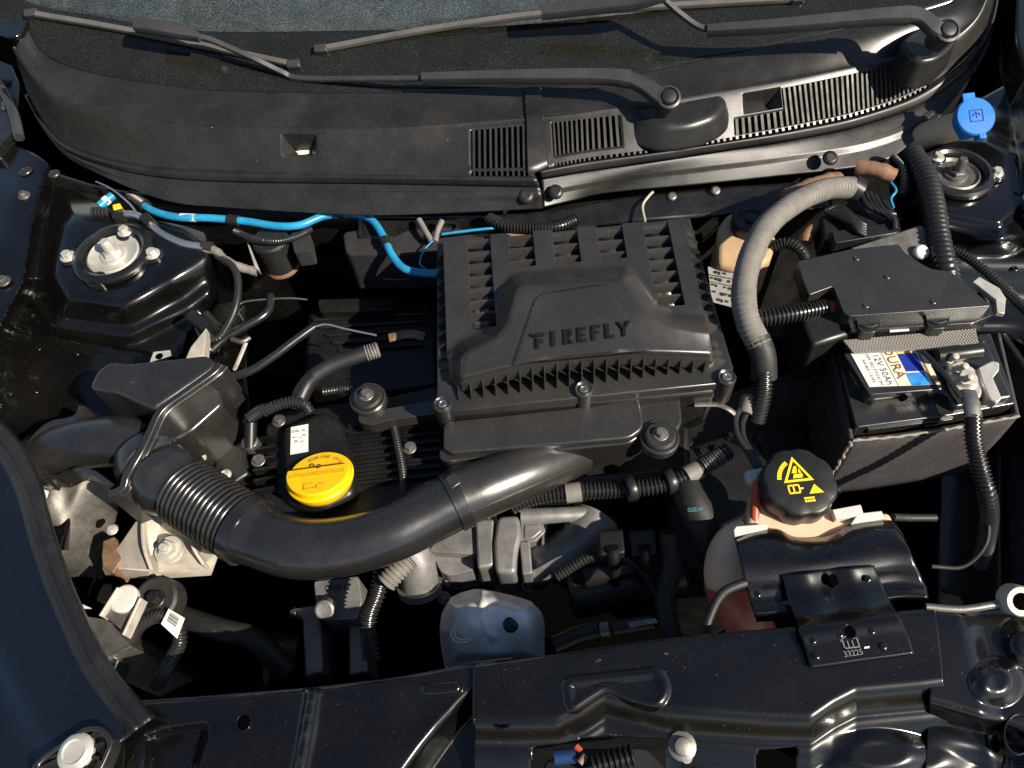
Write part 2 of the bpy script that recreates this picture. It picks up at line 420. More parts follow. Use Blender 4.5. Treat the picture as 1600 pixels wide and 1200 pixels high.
def strut_mount(name, lb, c, z, s, bolts, tilt=(0, 0, 1), grp='strut mounts', wm='white_zinc'):
    t = thing(name, lb, 'strut mount', P(c[0], c[1], z), grp); o = P(c[0], c[1], z)
    MB().lathe(o, tilt, [(.066*s, -.004), (.066*s, .002), (.062*s, .006), (.054*s, .0075), (.049*s, .004), (.047*s, -.004), (.03*s, -.006)], 40).build('rubber_ring', 'satin_paint', t)
    MB().lathe(o-Vector((0, 0, .004)), tilt, [(.042*s, -.002), (.043*s, .003), (.040*s, .005), (.035*s, .001), (.022*s, .000), (.020*s, .004), (.012*s, .005)], 40).build('dished_washer', wm, t)
    MB().lathe(o, tilt, [(.015*s, -.002), (.015*s, .005), (.013*s, .007), (.009*s, .0075)], 6).build('nut', wm, t)
    MB().lathe(o, tilt, [(.0085*s, .008), (.0085*s, .026), (.0065*s, .029)], 14).build('rod_end', wm, t)
    for bx_, by_ in bolts:
        p = P(bx_, by_, z); k = (p-o); m = MB()
        m.lathe(p, tilt, [(.017*s, -.006), (.017*s, 0), (.015*s, .0015)], 20); a = k.normalized(); sd = a.cross(Vector((0, 0, 1)))
        m.prism([o+a*.06*s+sd*.022*s+Vector((0, 0, .0006)), p+sd*.015*s+Vector((0, 0, .0006)), p-sd*.015*s+Vector((0, 0, .0006)), o+a*.06*s-sd*.022*s+Vector((0, 0, .0006))],
                [o+a*.06*s+sd*.022*s-Vector((0, 0, .006)), p+sd*.015*s-Vector((0, 0, .006)), p-sd*.015*s-Vector((0, 0, .006)), o+a*.06*s-sd*.022*s-Vector((0, 0, .006))])
        m.build('lug', 'satin_paint', t, .001)
        bolt(p+Vector((0, 0, .001)), .0125*s, 'hex', 'white_zinc', t)
strut_mount('strut_mount', 'round strut mount with pale washer and three bolts, next to the thin metal pipe', (176, 396), .006, .98, ((107, 402), (196, 363), (239, 398)))
m = MB().lathe(P(152, 438, .004), (0, 0, 1), [(.016, -.004), (.016, .003), (.012, .004), (.009, .002), (.007, .001)], 20); tag(m.build('grommet', 'satin_paint'), 'small black stud boss on the strut tower in front of the mount', 'grommet')

# ================================================================== right side apron and strut mount
towr = sdpoly([(1440, 245), (1475, 222), (1540, 225), (1600, 250), (1620, 300), (1560, 345), (1470, 330), (1440, 290)])
def zr(x, y):
    d = towr(x, y); z = -.012*sst(0, 16, d) - .045*sst(18, 60, d)
    z += .014*math.exp(-((y-(395-(x-1480)*.22))/13)**2) + .012*math.exp(-((y-(345-(x-1480)*.2))/9)**2)*sst(10, 30, d)
    z -= .05*sst(400, 480, y) + .16*sst(500, 620, y)*sst(1640, 1560, x)
    z -= .10*sst(1470, 1420, x)
    z += (.02-z)*sst(1575, 1600, x-(y-150)*.12)*sst(420, 300, y)
    return z
rows = [[(1390, 225), (1440, 195), (1520, 160), (1600, 120), (1700, 100)], [(1390, 300), (1450, 280), (1530, 270), (1610, 260), (1700, 250)],
        [(1400, 400), (1460, 390), (1540, 370), (1620, 350), (1700, 340)], [(1420, 520), (1480, 510), (1560, 500), (1640, 480), (1700, 470)],
        [(1440, 720), (1500, 720), (1570, 710), (1640, 700), (1720, 690)], [(1440, 960), (1500, 960), (1570, 950), (1640, 940), (1720, 930)]]
apr = thing('inner_wing', 'glossy black folded inner wing panel behind the battery and fuse box', 'body panel', P(1495, 270, 0))
MB().grid(pxgrid(rows, lin(0, 4, 80), lin(0, 5, 130), zr)).build('panel', 'gloss_paint', apr, ang=60, thick=.002)
for q in ((1570, 545), (1592, 300), (1585, 420)):
    bolt(P(q[0], q[1], zr(*q)+.001), .006, 'dome', 'gloss_paint', apr, name='rivet')
strut_mount('strut_mount', 'round strut mount with two bolts in the shade below the blue washer cap', (1494, 270), .008, .86, ((1464, 247), (1556, 271)), wm='dull_steel')  # darker metal than the other mount: the corner's shade put into the colour

# ================================================================== front left wing edge with rubber seal
seal = [(-60, 620), (-20, 655), (22, 700), (52, 760), (74, 840), (96, 905), (126, 975), (158, 1040), (198, 1092), (230, 1130)]
nx = [(1, -.25), (1, -.4), (1, -.5), (1, -.35), (1, -.25), (1, -.3), (1, -.4), (1, -.45), (1, -.6), (1, -.7)]
fe = thing('wing_edge', 'dark glossy wing edge with rubber seal in the near corner below the air snorkel', 'wing edge', P(60, 1000, .02))
def fr(off): return [(x+a*off, y+b*off) for (x, y), (a, b) in zip(seal, nx)]
zoff = [(10, -.035), (8, .016), (0, .0225), (-10, .021), (-16, .024), (-24, .020), (-34, .019), (-60, .022), (-110, .024), (-160, .016), (-240, .02), (-330, .02)]
S = surf([[(x, y, z) for x, y in fr(o_)] for o_, z in zoff])
MB().grid([[P(*S(u, v)) for u in lin(0, 9, 70)] for v in lin(4, 11, 60)]).build('wing_panel', 'gloss_paint_sky_tint', fe, ang=60, thick=.003)
MB().grid([[P(*S(u, v)) for u in lin(0, 9, 70)] for v in lin(0, 5.2, 40)]).build('seal_strip', 'seal_rubber', fe, ang=60, thick=.003)
# corner bump stop bracket
bs = thing('bonnet_stop_bracket', 'ribbed oval bracket with big pale bolt in the near corner on the wing', 'bracket', P(115, 1175, .02))
out = rounded([(46, 1200), (62, 1184), (130, 1136), (158, 1133), (174, 1150), (175, 1165), (164, 1190), (150, 1218), (100, 1245), (56, 1238)], 9)
def ring(name, po, k, zt, zb, mat, par):
    pts = [P(x, y, zt) for x, y in po]; c = sum(pts, Vector())/len(pts); n = len(pts)
    ins = [c+(q-c)*k for q in pts]; dn = Vector((0, 0, zb-zt))
    m = MB().add(pts+ins+[q+dn for q in pts]+[q+dn for q in ins], [f for i in range(n) for j in [(i+1) % n] for f in ((i, j, n+j, n+i), (i, 2*n+i, 2*n+j, j), (n+i, n+j, 3*n+j, 3*n+i))])
    return m.build(name, mat, par, .0015)
ring('rim', out, .84, .038, .018, 'black_plastic', bs)
prism_px('tray', out, .026, .016, 'dark_plastic', bs, .001)
c0 = P(121, 1176, .030); oc_ = [P(x, y, .030) for x, y in out]; om = sum(oc_, Vector())/len(oc_)
for k in range(8):
    e_ = oc_[int(len(oc_)*k/8)]; e_ = om+(e_-om)*.84; d = (e_-c0); s_ = Vector((-d.y, d.x, 0)).normalized()
    if d.length > .024: a_ = c0+d.normalized()*.016; MB().box((a_+e_)/2, (e_-a_)/2, s_*.0018, Vector((0, 0, .006))).build('rib', 'black_plastic', bs)
MB().lathe(P(121, 1176, .032), (0, 0, 1), [(.019, 0), (.019, .004), (.0165, .007), (.012, .0085), (.011, .007), (.006, .007)], 28).build('bolt_head', 'white_zinc', bs)

# ================================================================== upper crossmember
rear = [(196, 1099), (300, 1092), (400, 1084), (500, 1076), (600, 1064), (680, 1051), (745, 1037), (800, 1030)]
xm = thing('front_crossmember', 'plain blue-black end of the front crossmember with pocket and raised rib', 'crossmember', P(450, 1130, -.005))
pocket = sdpoly([(232, 1150), (262, 1138), (322, 1130), (326, 1150), (300, 1230), (222, 1230)])
slot = sdline([(668, 1078), (712, 1074)])
edgeL = sdline([(745, 1040), (738, 1080), (715, 1110), (690, 1135), (668, 1165), (640, 1205), (610, 1240)])
def zx(x, y):
    z = .0015 - .004*sst(0, -7, y-lerp([p[0] for p in rear], [p[1] for p in rear], x)-7)
    z -= .020*sst(5, -9, pocket(x, y))
    z += .010*math.exp(-((x-(489-(y-1080)*.17))/9)**2)
    z += .006*sst(11, 4, slot(x, y))
    # folded front edge on the right falls away
    ex = lerp([1040, 1080, 1110, 1135, 1165, 1205, 1240], [760, 738, 712, 688, 664, 636, 610], y)
    z -= .05*sst(-14, 40, x-ex)*sst(1060, 1110, y)
    z -= .012*sst(1185, 1150, y-(x-560)*-.05+0)*0
    z += .0009*math.sin(x*.045)+.0007*math.sin(y*.06+x*.02)
    return z
rows = [rear, [(x, y+60) for x, y in rear], [(x-8, y+180) for x, y in rear]]
MB().grid(pxgrid(rows, lin(0, 7, 170), lin(0, 2, 60), zx)).build('sheet', 'gloss_paint', xm, ang=60, thick=.002)
MB().tube([P(x, y, -.001) for x, y in rear], .0022, 8).build('hem', 'satin_paint', xm)
def hole(c, r, z, par, ry=None, a=0):
    """a punched hole: rolled rim round a deep dark cup"""
    o = P(c[0], c[1], z); k = (ry or r)/r
    m = MB(); n = 20; ring_ = lambda rr, h: [o+Vector((math.cos(2*math.pi*i/n)*rr*math.cos(a)-math.sin(2*math.pi*i/n)*rr*k*math.sin(a), math.cos(2*math.pi*i/n)*rr*math.sin(a)+math.sin(2*math.pi*i/n)*rr*k*math.cos(a), h)) for i in range(n)]
    rs = [ring_(r*1.16, -.0005), ring_(r*1.1, .0012), ring_(r, .0008), ring_(r*.96, .0002)]
    m.v = [q for r_ in rs for q in r_]
    for j in range(3): m.f += [(j*n+i, j*n+(i+1) % n, (j+1)*n+(i+1) % n, (j+1)*n+i) for i in range(n)]
    m.build('hole_rim', 'gloss_paint', par)
    m = MB().prism(ring_(r*.97, .0006), ring_(r*.9, -.02)); m.build('punched_hole', 'void', par)
hole((381, 1129), .0075, .0025, xm, .0085)
for q in ((260, 1106), (330, 1101), (420, 1094), (530, 1084), (600, 1076), (430, 1150), (560, 1140)): bolt(P(q[0], q[1], zx(*q)), .004, 'dome', 'gloss_paint', xm, name='weld_spot')
MB().tube([P(740, y, .0085) for y in lin(1042, 1132, 12)], .0016, 8).build('folded_edge', 'gloss_paint', xm)
# main plate
front = [(744, 1140), (800, 1142), (870, 1140), (915, 1118), (945, 1098), (985, 1108), (1040, 1122), (1110, 1128), (1200, 1135), (1265, 1136), (1300, 1112), (1335, 1094), (1440, 1084), (1470, 1080)]
emb = sdpoly(rounded([(882, 1064), (1030, 1048), (1044, 1078), (1028, 1104), (985, 1092), (950, 1072), (915, 1094), (890, 1112)], 14))
pm = thing('front_crossmember', 'long glossy black front crossmember plate with stamped marks and punched holes', 'crossmember', P(1090, 1050, .004))
rearp = [(741, 1041), (800, 1034), (900, 1019), (1000, 1004), (1090, 994), (1180, 987), (1250, 980), (1330, 968), (1400, 958), (1460, 952)]
def zp(x, y):
    f = y-lerp([p[0] for p in front], [p[1] for p in front], x)
    z = .006 - .004*sst(8, 0, y-lerp([p[0] for p in rearp], [p[1] for p in rearp], x))
    z -= .026*sst(-22, 30, f) + .014*sst(30, 74, f)
    z += .005*sst(8, -2, emb(x, y)) - .003*sst(-3, -14, emb(x, y))
    z += .014*sst(44, 18, math.hypot((x-1372)*.45, y-1178))
    z += .0003*math.sin(x*.03)+.0003*math.sin(y*.05+x*.02)
    return z
mid = [(742, 1120), (800, 1125), (900, 1112), (1000, 1100), (1090, 1100), (1180, 1098), (1250, 1092), (1330, 1075), (1400, 1066), (1472, 1060)]
bot_ = [(742, 1260), (800, 1262), (900, 1255), (1000, 1255), (1090, 1258), (1180, 1255), (1250, 1250), (1330, 1250), (1400, 1245), (1492, 1240)]
def hol(us, vs):
    S2 = surf([[(x, y, 0) for x, y in r] for r in (rearp, mid, bot_)])
    cut = sdpoly(rounded([(832, 1166), (890, 1158), (930, 1150), (1030, 1150), (1062, 1152), (1066, 1260), (826, 1262)], 10)); cut2 = sdpoly([(1182, 1172), (1245, 1168), (1240, 1260), (1176, 1260)])
    def h(i, j):
        q = S2((us[j]+us[j+1])/2, (vs[i]+vs[i+1])/2); return cut(q.x, q.y) < 0 or cut2(q.x, q.y) < 0
    return h
us, vs = lin(0, 9, 260), lin(0, 2, 110)
MB().grid(pxgrid([rearp, mid, bot_], us, vs, zp), hol(us, vs)).build('sheet', 'gloss_paint', pm, ang=60, thick=.003)
for c, r, ry in (((785, 1125), .0105, .008), ((1071, 1098), .0075, .0085), ((1100, 1071), .006, .007), ((1258, 1055), .0062, .007)):
    hole(c, r, zp(*c)+.0002, pm, ry)
for q in ((842, 1048), (904, 1040), (963, 1033), (1022, 1026), (1146, 1014), (1410, 1050), (1090, 1110), (820, 1070), (1000, 1130)):
    bolt(P(q[0], q[1], zp(*q)), .0042, 'dome', 'gloss_paint', pm, name='weld_spot')
text('33225', P(1305, 1070, zp(1305, 1070)), (1, 0, 0), (0, 1, 0), .011, 'stamp', pm, .0004, 'stamped_number')
text('JBY', P(1328, 1062, zp(1328, 1062)), (1, .1, 0), (0, 1, 0), .008, 'stamp', pm, .0004, 'stamped_letters')
text('.: 4', P(1288, 1064, zp(1288, 1064)), (1, .1, 0), (0, 1, 0), .006, 'stamp', pm, .0004, 'stamped_letters')
# right end with deep folds
xe = thing('front_crossmember', 'shiny black folded end of the crossmember with strong highlights in the right corner', 'crossmember', P(1530, 1080, 0))
def ze(x, y):
    z = .002 - .012*sst(1490, 1530, x-(y-950)*.22)
    z += .018*sst(46, 14, math.hypot(x-1556, (y-1066)*1.1)) + .016*sst(44, 12, math.hypot(x-1602, y-1004))
    z -= .030*sst(1088, 1125, y-(x-1450)*.28)*sst(1640, 1560, x) + .012*sst(1130, 1165, y-(x-1450)*.45)
    z += .012*sst(52, 18, math.hypot((x-1430)*.5, y-1180))
    z -= .004*sst(14, 0, y-952)
    z += .0005*math.sin(x*.03+y*.02)
    return z
rows = [[(1436, 957), (1490, 950), (1550, 948), (1680, 940)], [(1452, 1070), (1510, 1060), (1570, 1055), (1680, 1050)], [(1440, 1245), (1510, 1245), (1580, 1245), (1680, 1240)]]
MB().grid(pxgrid(rows, lin(0, 3, 100), lin(0, 2, 110), ze)).build('sheet', 'gloss_paint', xe, ang=60, thick=.003)
hole((1446, 1005), .0135, ze(1446, 1005)+.0012, xe, .008)
ring('collar', [(1592+24*math.cos(a), 1147+34*math.sin(a)) for a in lin(0, 6.0, 20)], .86, -.006, -.02, 'gloss_paint', xe)
# things seen through the front cut-out: bonnet latch and lamp wiring
lt = thing('bonnet_latch', 'dark bonnet latch with coloured plugs under the crossmember plate at the front', 'latch', P(950, 1190, -.06))
prism_px('latch_plate', rounded([(850, 1190), (900, 1170), (1010, 1168), (1040, 1200), (1040, 1260), (850, 1260)], 10), -.040, -.055, 'engine_black', lt, .002)
hose('connector', [(866, 1184, -.03), (900, 1180, -.03)], .008, 'dim_blue', lt)
hose('connector', [(900, 1166, -.024), (908, 1174, -.024)], .0035, 'red_plastic', lt)
hose('connector', [(905, 1192, -.02), (915, 1180, -.02)], .004, 'brown_tape', lt)
hose('spring', [(925, 1196, -.02), (990, 1180, -.02)], .012, 'engine_black', lt, .006, .3)
bl = thing('latch_bolt', 'bright bolt with threaded shank hanging at the crossmember cut-out', 'bolt', P(1066, 1165, -.02))
MB().lathe(P(1066, 1166, -.016), (0, -.2, 1), [(.015, -.003), (.015, 0), (.010, .002), (.009, .007), (.006, .008)], 18).build('head', 'dull_steel', bl)
MB().lathe(P(1066, 1180, -.05), (0, -.2, 1), [(.006 if i % 2 else .0048, i*.0022) for i in range(14)], 14).build('shank', 'zinc', bl)
prism_px('tab', [(1040, 1170), (1078, 1160), (1082, 1230), (1040, 1240)], -.045, -.05, 'cream_metal', bl, .001)

# ================================================================== windscreen
y0 = P(560, 145, .095).y; G0 = Vector((0, y0, .095)); GN = Vector((0, -math.sin(math.radians(29)), math.cos(math.radians(29))))
def G(px, py, lift=0): return PL(px, py, G0, GN)+GN*lift
ws = thing('windscreen', 'dusty dark windscreen above the black cowl', 'windscreen', G(700, 100))
# the pane is large and bows back slightly to the sides
cA, cB = G(-80, 60), G(1640, 20)
lo = [G(x, y) for x, y in ((-60, 20), (25, 60), (73, 96), (147, 124), (245, 140), (350, 151), (560, 155), (700, 153), (820, 147), (1000, 128), (1040, 118), (1215, 84), (1390, 44), (1500, 12), (1600, -30))]
fr_ = [G(x, y) for x, y in ((-60, -60), (25, -6), (73, 14), (147, 26), (245, 44), (350, 52), (560, 50), (700, 47), (820, 40), (1000, 22), (1040, 14), (1215, -20), (1390, -60), (1500, -90), (1600, -130))]
MB().grid([[a.lerp(b, t) for a, b in zip(cr(lo, 60), cr(fr_, 60))] for t in lin(0, 1, 6)]).build('frit_band', 'glass_frit', ws, ang=60, thick=.005)
up_ = [q+Vector((0, .75, .75*math.tan(math.radians(29)))) for q in cr(fr_, 60)]
MB().grid([[a.lerp(b, t) for a, b in zip(cr(fr_, 60), up_)] for t in lin(0, 1, 6)]).build('glass_pane', 'glass_pane', ws, ang=60, thick=.005)
c = G(1316, -1, .0012)
text('25', c, (1, 0, 0), (0, math.cos(math.radians(29)), math.sin(math.radians(29))), .055, 'orange_print', ws, .0003, 'sticker_digits')

# ================================================================== cowl
def az(px, py): return G(px, py).z
A = [(42, 45), (73, 89), (147, 115), (245, 131), (350, 142), (560, 145), (700, 143), (828, 136)]
B_ = [(33, 60), (64, 98), (132, 130), (240, 148), (350, 159), (560, 164), (700, 162), (830, 152)]
C1 = [(24, 74), (60, 122), (117, 158), (232, 183), (350, 194), (560, 196), (700, 191), (832, 181)]
C2 = [(22, 80), (58, 132), (112, 168), (230, 195), (350, 207), (560, 210), (700, 204), (833, 193)]
D = [(44, 150), (76, 203), (116, 234), (215, 261), (350, 271), (560, 276), (700, 277), (836, 277)]
E = [(47, 158), (80, 212), (126, 246), (230, 276), (350, 287), (560, 290), (700, 292), (845, 294)]
Fq = [(56, 180), (92, 230), (140, 262), (255, 310), (350, 322), (560, 334), (700, 331), (848, 323)]
zA = [az(*q)+.006 for q in A]
lines = [(A, zA), (B_, [z-.003 for z in zA]), (C1, [z-.006 for z in zA]), (C2, [z-.012 for z in zA]), (D, [.075, .062, .052, .048, .046, .045, .045, .045]),
         (E, [.068, .052, .042, .038, .036, .035, .035, .035]), (Fq, [.056, .040, .028, .018, .013, .010, .009, .008])]
SL = surf([[P(x, y, z) for (x, y), z in zip(l, zz)] for l, zz in lines])
cw = thing('cowl_panel', 'matte black cowl trim with a square pocket and a short grille', 'cowl', P(500, 260, .03))
# u of the short grille on this half
def find_u(S_, v, px, lo_, hi_):
    for _ in range(40):
        m_ = (lo_+hi_)/2; q = S_(m_, v)-CAM; x = 800+FPX*q.dot(RIGHT)/q.dot(FWD)
        if x < px: lo_ = m_
        else: hi_ = m_
    return (lo_+hi_)/2
def cowl_half(S_, nu, name, parent, windows, umax, seamfix=None, pockets=()):
    us_ = set(lin(0, umax, nu)); vs_ = set(lin(0, 4, 40))|set([4.0])
    for a, b, v0, v1 in list(windows)+list(pockets): us_ |= {a, b}; vs_ |= {v0, v1}
    us_, vs_ = sorted(us_), sorted(vs_)
    def clean(l):
        keep = {q for w_ in list(windows)+list(pockets) for q in w_}; o = []
        for q in l:
            if o and q-o[-1] < 1e-3 and not (q in keep and o[-1] not in keep):
                continue
            if o and q-o[-1] < 1e-3: o[-1] = q
            else: o.append(q)
        return o
    us_, vs_ = clean(us_), clean(vs_)
    def h(i, j):
        u, v = (us_[j]+us_[j+1])/2, (vs_[i]+vs_[i+1])/2
        return any(a < u < b and v0 < v < v1 for a, b, v0, v1 in list(windows)+list(pockets))
    MB().grid([[S_(u, v) for u in us_] for v in vs_], h).build(name, 'cowl_plastic', parent, ang=40, thick=.0035)
    # rubber lip and the flange below it
    ul = lin(0, umax, 140)
    MB().grid([[S_(u, 4.02+.0*v)+Vector((0, -.0005, 0)) for u in ul] if v == 0 else [S_(u, 4+.75*v)+Vector((0, 0, .010*math.sin(math.pi*v))) for u in ul] for v in lin(0, 1, 10)]).build('rubber_lip', 'seal_rubber', parent, ang=60, thick=.003)
    MB().grid([[S_(u, v)+Vector((0, 0, -.003+(.004 if 5.3 < v < 5.5 else 0))) for u in ul] for v in lin(4.7, 6, 24)]).build('front_flange', 'cowl_plastic', parent, ang=50, thick=.003)
def slats(S_, u0, u1, v0f, v1f, n, parent, duty=.42, mat='slat_plastic', name='grille_slat', dep=.012):
    for k in range(n):
        a = u0+(u1-u0)*(k+.5-duty/2)/n; b = u0+(u1-u0)*(k+.5+duty/2)/n
        vv = lin(v0f(a), v1f(a), 5); m = MB(); dn = Vector((0, .2*dep, -dep))
        for va, vb in zip(vv, vv[1:]):
            t = [S_(a, va), S_(b, va), S_(b, vb), S_(a, vb)]; t = [q+Vector((0, 0, .0006)) for q in t]; m.prism(t, [q+dn for q in t])
        m.build(name, mat, parent)
ga, gb = find_u(SL, 3.5, 736, 5, 7), find_u(SL, 3.5, 823, 5, 7)
pa, pb = find_u(SL, 3.4, 440, 3, 6), find_u(SL, 3.4, 494, 3, 6)
cowl_half(SL, 110, 'panel_sheet', cw, [(ga, gb, 3.04, 3.78), (ga, gb, 3.84, 3.99)], 7, pockets=[(pa, pb, 3.0, 3.5)])
slats(SL, ga, gb, lambda u: 3.03, lambda u: 3.79, 10, cw); slats(SL, ga, gb, lambda u: 3.83, lambda u: 3.995, 10, cw, .35, name='grille_tooth', dep=.006)
# the pocket: sloped floor and two walls
def do_pocket(S_, a, b, v0, v1, par):
    t4 = [S_(a, v0), S_(b, v0), S_(b, v1), S_(a, v1)]; cfl = sum(t4, Vector())/4+Vector((0, .012, -.022))
    fl4 = [cfl+(q-cfl)*.55 for q in t4]; fl4 = [Vector((q.x, q.y, cfl.z)) for q in fl4]
    MB().add(t4+fl4, [(0, 1, 5, 4), (1, 2, 6, 5), (2, 3, 7, 6), (3, 0, 4, 7), (4, 5, 6, 7)]).build('pocket', 'cowl_plastic', par, ang=20)
    return fl4
fl4 = do_pocket(SL, pa, pb, 3.0, 3.5, cw)
MB().add([fl4[0]*.5+fl4[1]*.5+Vector((.012*math.cos(a)*(1+.3*math.sin(5*a)), -.004+.007*math.sin(a), .0015)) for a in lin(0, 6, 12)], [tuple(range(12))]).build('grit', 'white_label', cw, fix=False)
for q in ((822, 306),): bolt(P(q[0], q[1], .026), .013, 'dome', 'seal_rubber', cw, (0, -.5, 1), 'push_rivet')
# right half
A2 = [(830, 136), (900, 131), (1000, 114), (1100, 93), (1215, 68), (1330, 43), (1430, 20), (1500, -5), (1530, -50)]
B2 = [(832, 152), (905, 147), (1005, 132), (1105, 112), (1220, 88), (1337, 62), (1437, 36), (1510, 8), (1543, -50)]
C3 = [(834, 181), (910, 173), (1010, 158), (1110, 140), (1225, 120), (1342, 98), (1440, 74), (1522, 26), (1556, -50)]
C4 = [(835, 192), (912, 184), (1012, 172), (1112, 154), (1227, 134), (1344, 110), (1443, 88), (1526, 36), (1560, -50)]
D2 = [(842, 266), (915, 252), (1020, 238), (1115, 224), (1235, 203), (1348, 178), (1446, 138), (1532, 62), (1564, -50)]
E2 = [(846, 284), (918, 272), (1025, 256), (1118, 242), (1240, 224), (1356, 200), (1460, 158), (1540, 78), (1568, -50)]
F2 = [(849, 322), (895, 311), (950, 299), (1080, 287), (1215, 273), (1365, 254), (1425, 220), (1512, 122), (1562, -40)]
zA2 = [az(*q)+.006 for q in A2]
l2 = [(A2, zA2), (B2, [z-.003 for z in zA2]), (C3, [.086]*7+[.115, .16]), (C4, [.080]*7+[.108, .155]), (D2, [.044, .040, .036, .033, .030, .030, .036, .078, .14]),
      (E2, [.033, .029, .025, .022, .019, .019, .026, .068, .13]), (F2, [.008, .004, -.002, -.006, -.009, -.009, .0, .045, .115])]
SR = surf([[P(x, y, z) for (x, y), z in zip(l, zz)] for l, zz in l2])
cw2 = thing('cowl_panel', 'matte black cowl trim with long slatted air grille under the wiper pivots', 'cowl', P(1150, 240, .03))
g = [find_u(SR, 3.5, x, 0, 8) for x in (864, 970, 1146, 1224, 1447)]
win = [(g[0], g[1], 3.05, 3.72), (g[2], g[3], 3.55, 3.86), (g[3], g[4], 3.06, 3.86), (g[0], g[4], 3.90, 4.0)]
cowl_half(SR, 130, 'panel_sheet', cw2, win, 8, pockets=[(g[2]+(g[3]-g[2])*.22, g[3]-.01, 3.02, 3.48)])
slats(SR, g[0], g[1], lambda u: 3.04, lambda u: 3.73, 13, cw2)
slats(SR, g[2], g[3], lambda u: 3.54, lambda u: 3.87, 8, cw2)
slats(SR, g[3], g[4], lambda u: 3.05, lambda u: 3.87, 30, cw2)
mt = MB()
for k in range(68):
    a = g[0]+(g[4]-g[0])*(k+.3)/68; b = g[0]+(g[4]-g[0])*(k+.72)/68; t = [SR(a, 3.90), SR(b, 3.90), SR(b, 4.0), SR(a, 4.0)]
    mt.prism([q+Vector((0, 0, .001)) for q in t], [q+Vector((0, .002, -.008)) for q in t])
o = mt.build('teeth', 'cowl_plastic', cw2); o['kind'] = 'stuff'
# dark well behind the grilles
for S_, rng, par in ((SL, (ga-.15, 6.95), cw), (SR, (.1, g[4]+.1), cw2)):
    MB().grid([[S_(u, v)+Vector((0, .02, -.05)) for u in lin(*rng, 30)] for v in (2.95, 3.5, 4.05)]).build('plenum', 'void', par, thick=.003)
# joint strip between the halves
MB().grid([[SL(7, v)+Vector((-.012, 0, .003)), SL(7, v)+Vector((-.010, 0, .006)), SR(0, v)+Vector((.014, 0, .006)), SR(0, v)+Vector((.016, 0, .003))] for v in lin(0.4, 4.0, 20)]).build('joint_strip', 'cowl_plastic', cw2, ang=40, thick=.003)
# recess in the long grille
do_pocket(SR, g[2]+(g[3]-g[2])*.22, g[3]-.01, 3.02, 3.48, cw2)
# mounds round the wiper pivots
def mound(pts, ht, cx, cy, par, wide):
    top = [P(x, y, ht) for x, y in pts]; c = P(cx, cy, ht); m = MB(); n = len(top); rs = []
    for k, dz in ((wide, -.030), (wide*.6+.44, -.014), (1.06, -.005), (.94, -.001), (.84, -.0025), (.5, -.004)):
        rs.append([Vector((c.x+(q.x-c.x)*k, c.y+(q.y-c.y)*k, q.z+dz)) for q in top])
    m.v = [q for r_ in rs for q in r_]
    for j in range(5): m.f += [(j*n+i, j*n+(i+1) % n, (j+1)*n+(i+1) % n, (j+1)*n+i) for i in range(n)]
    m.f.append(tuple(5*n+i for i in range(n)))
    return m.build('pivot_mound', 'cowl_plastic', par, ang=50)
prism_px('pivot_mound', rounded([(978, 152), (1010, 126), (1088, 123), (1120, 136), (1136, 158), (1118, 180), (1080, 194), (1034, 198), (1000, 187)], 26, 7), .0815, .040, 'cowl_plastic', cw2, .009, 5, draft=.30)
prism_px('pivot_mound', rounded([(1404, 66), (1440, 38), (1492, 28), (1500, 58), (1470, 90), (1430, 96)], 22, 7), .122, .07, 'cowl_plastic', cw2, .006, 4, draft=.10)
for q in ((868, 300, .026), (1297, 247, .014)): bolt(P(*q), .0125, 'dome', 'seal_rubber', cw2, (0, -.5, 1), 'push_rivet')

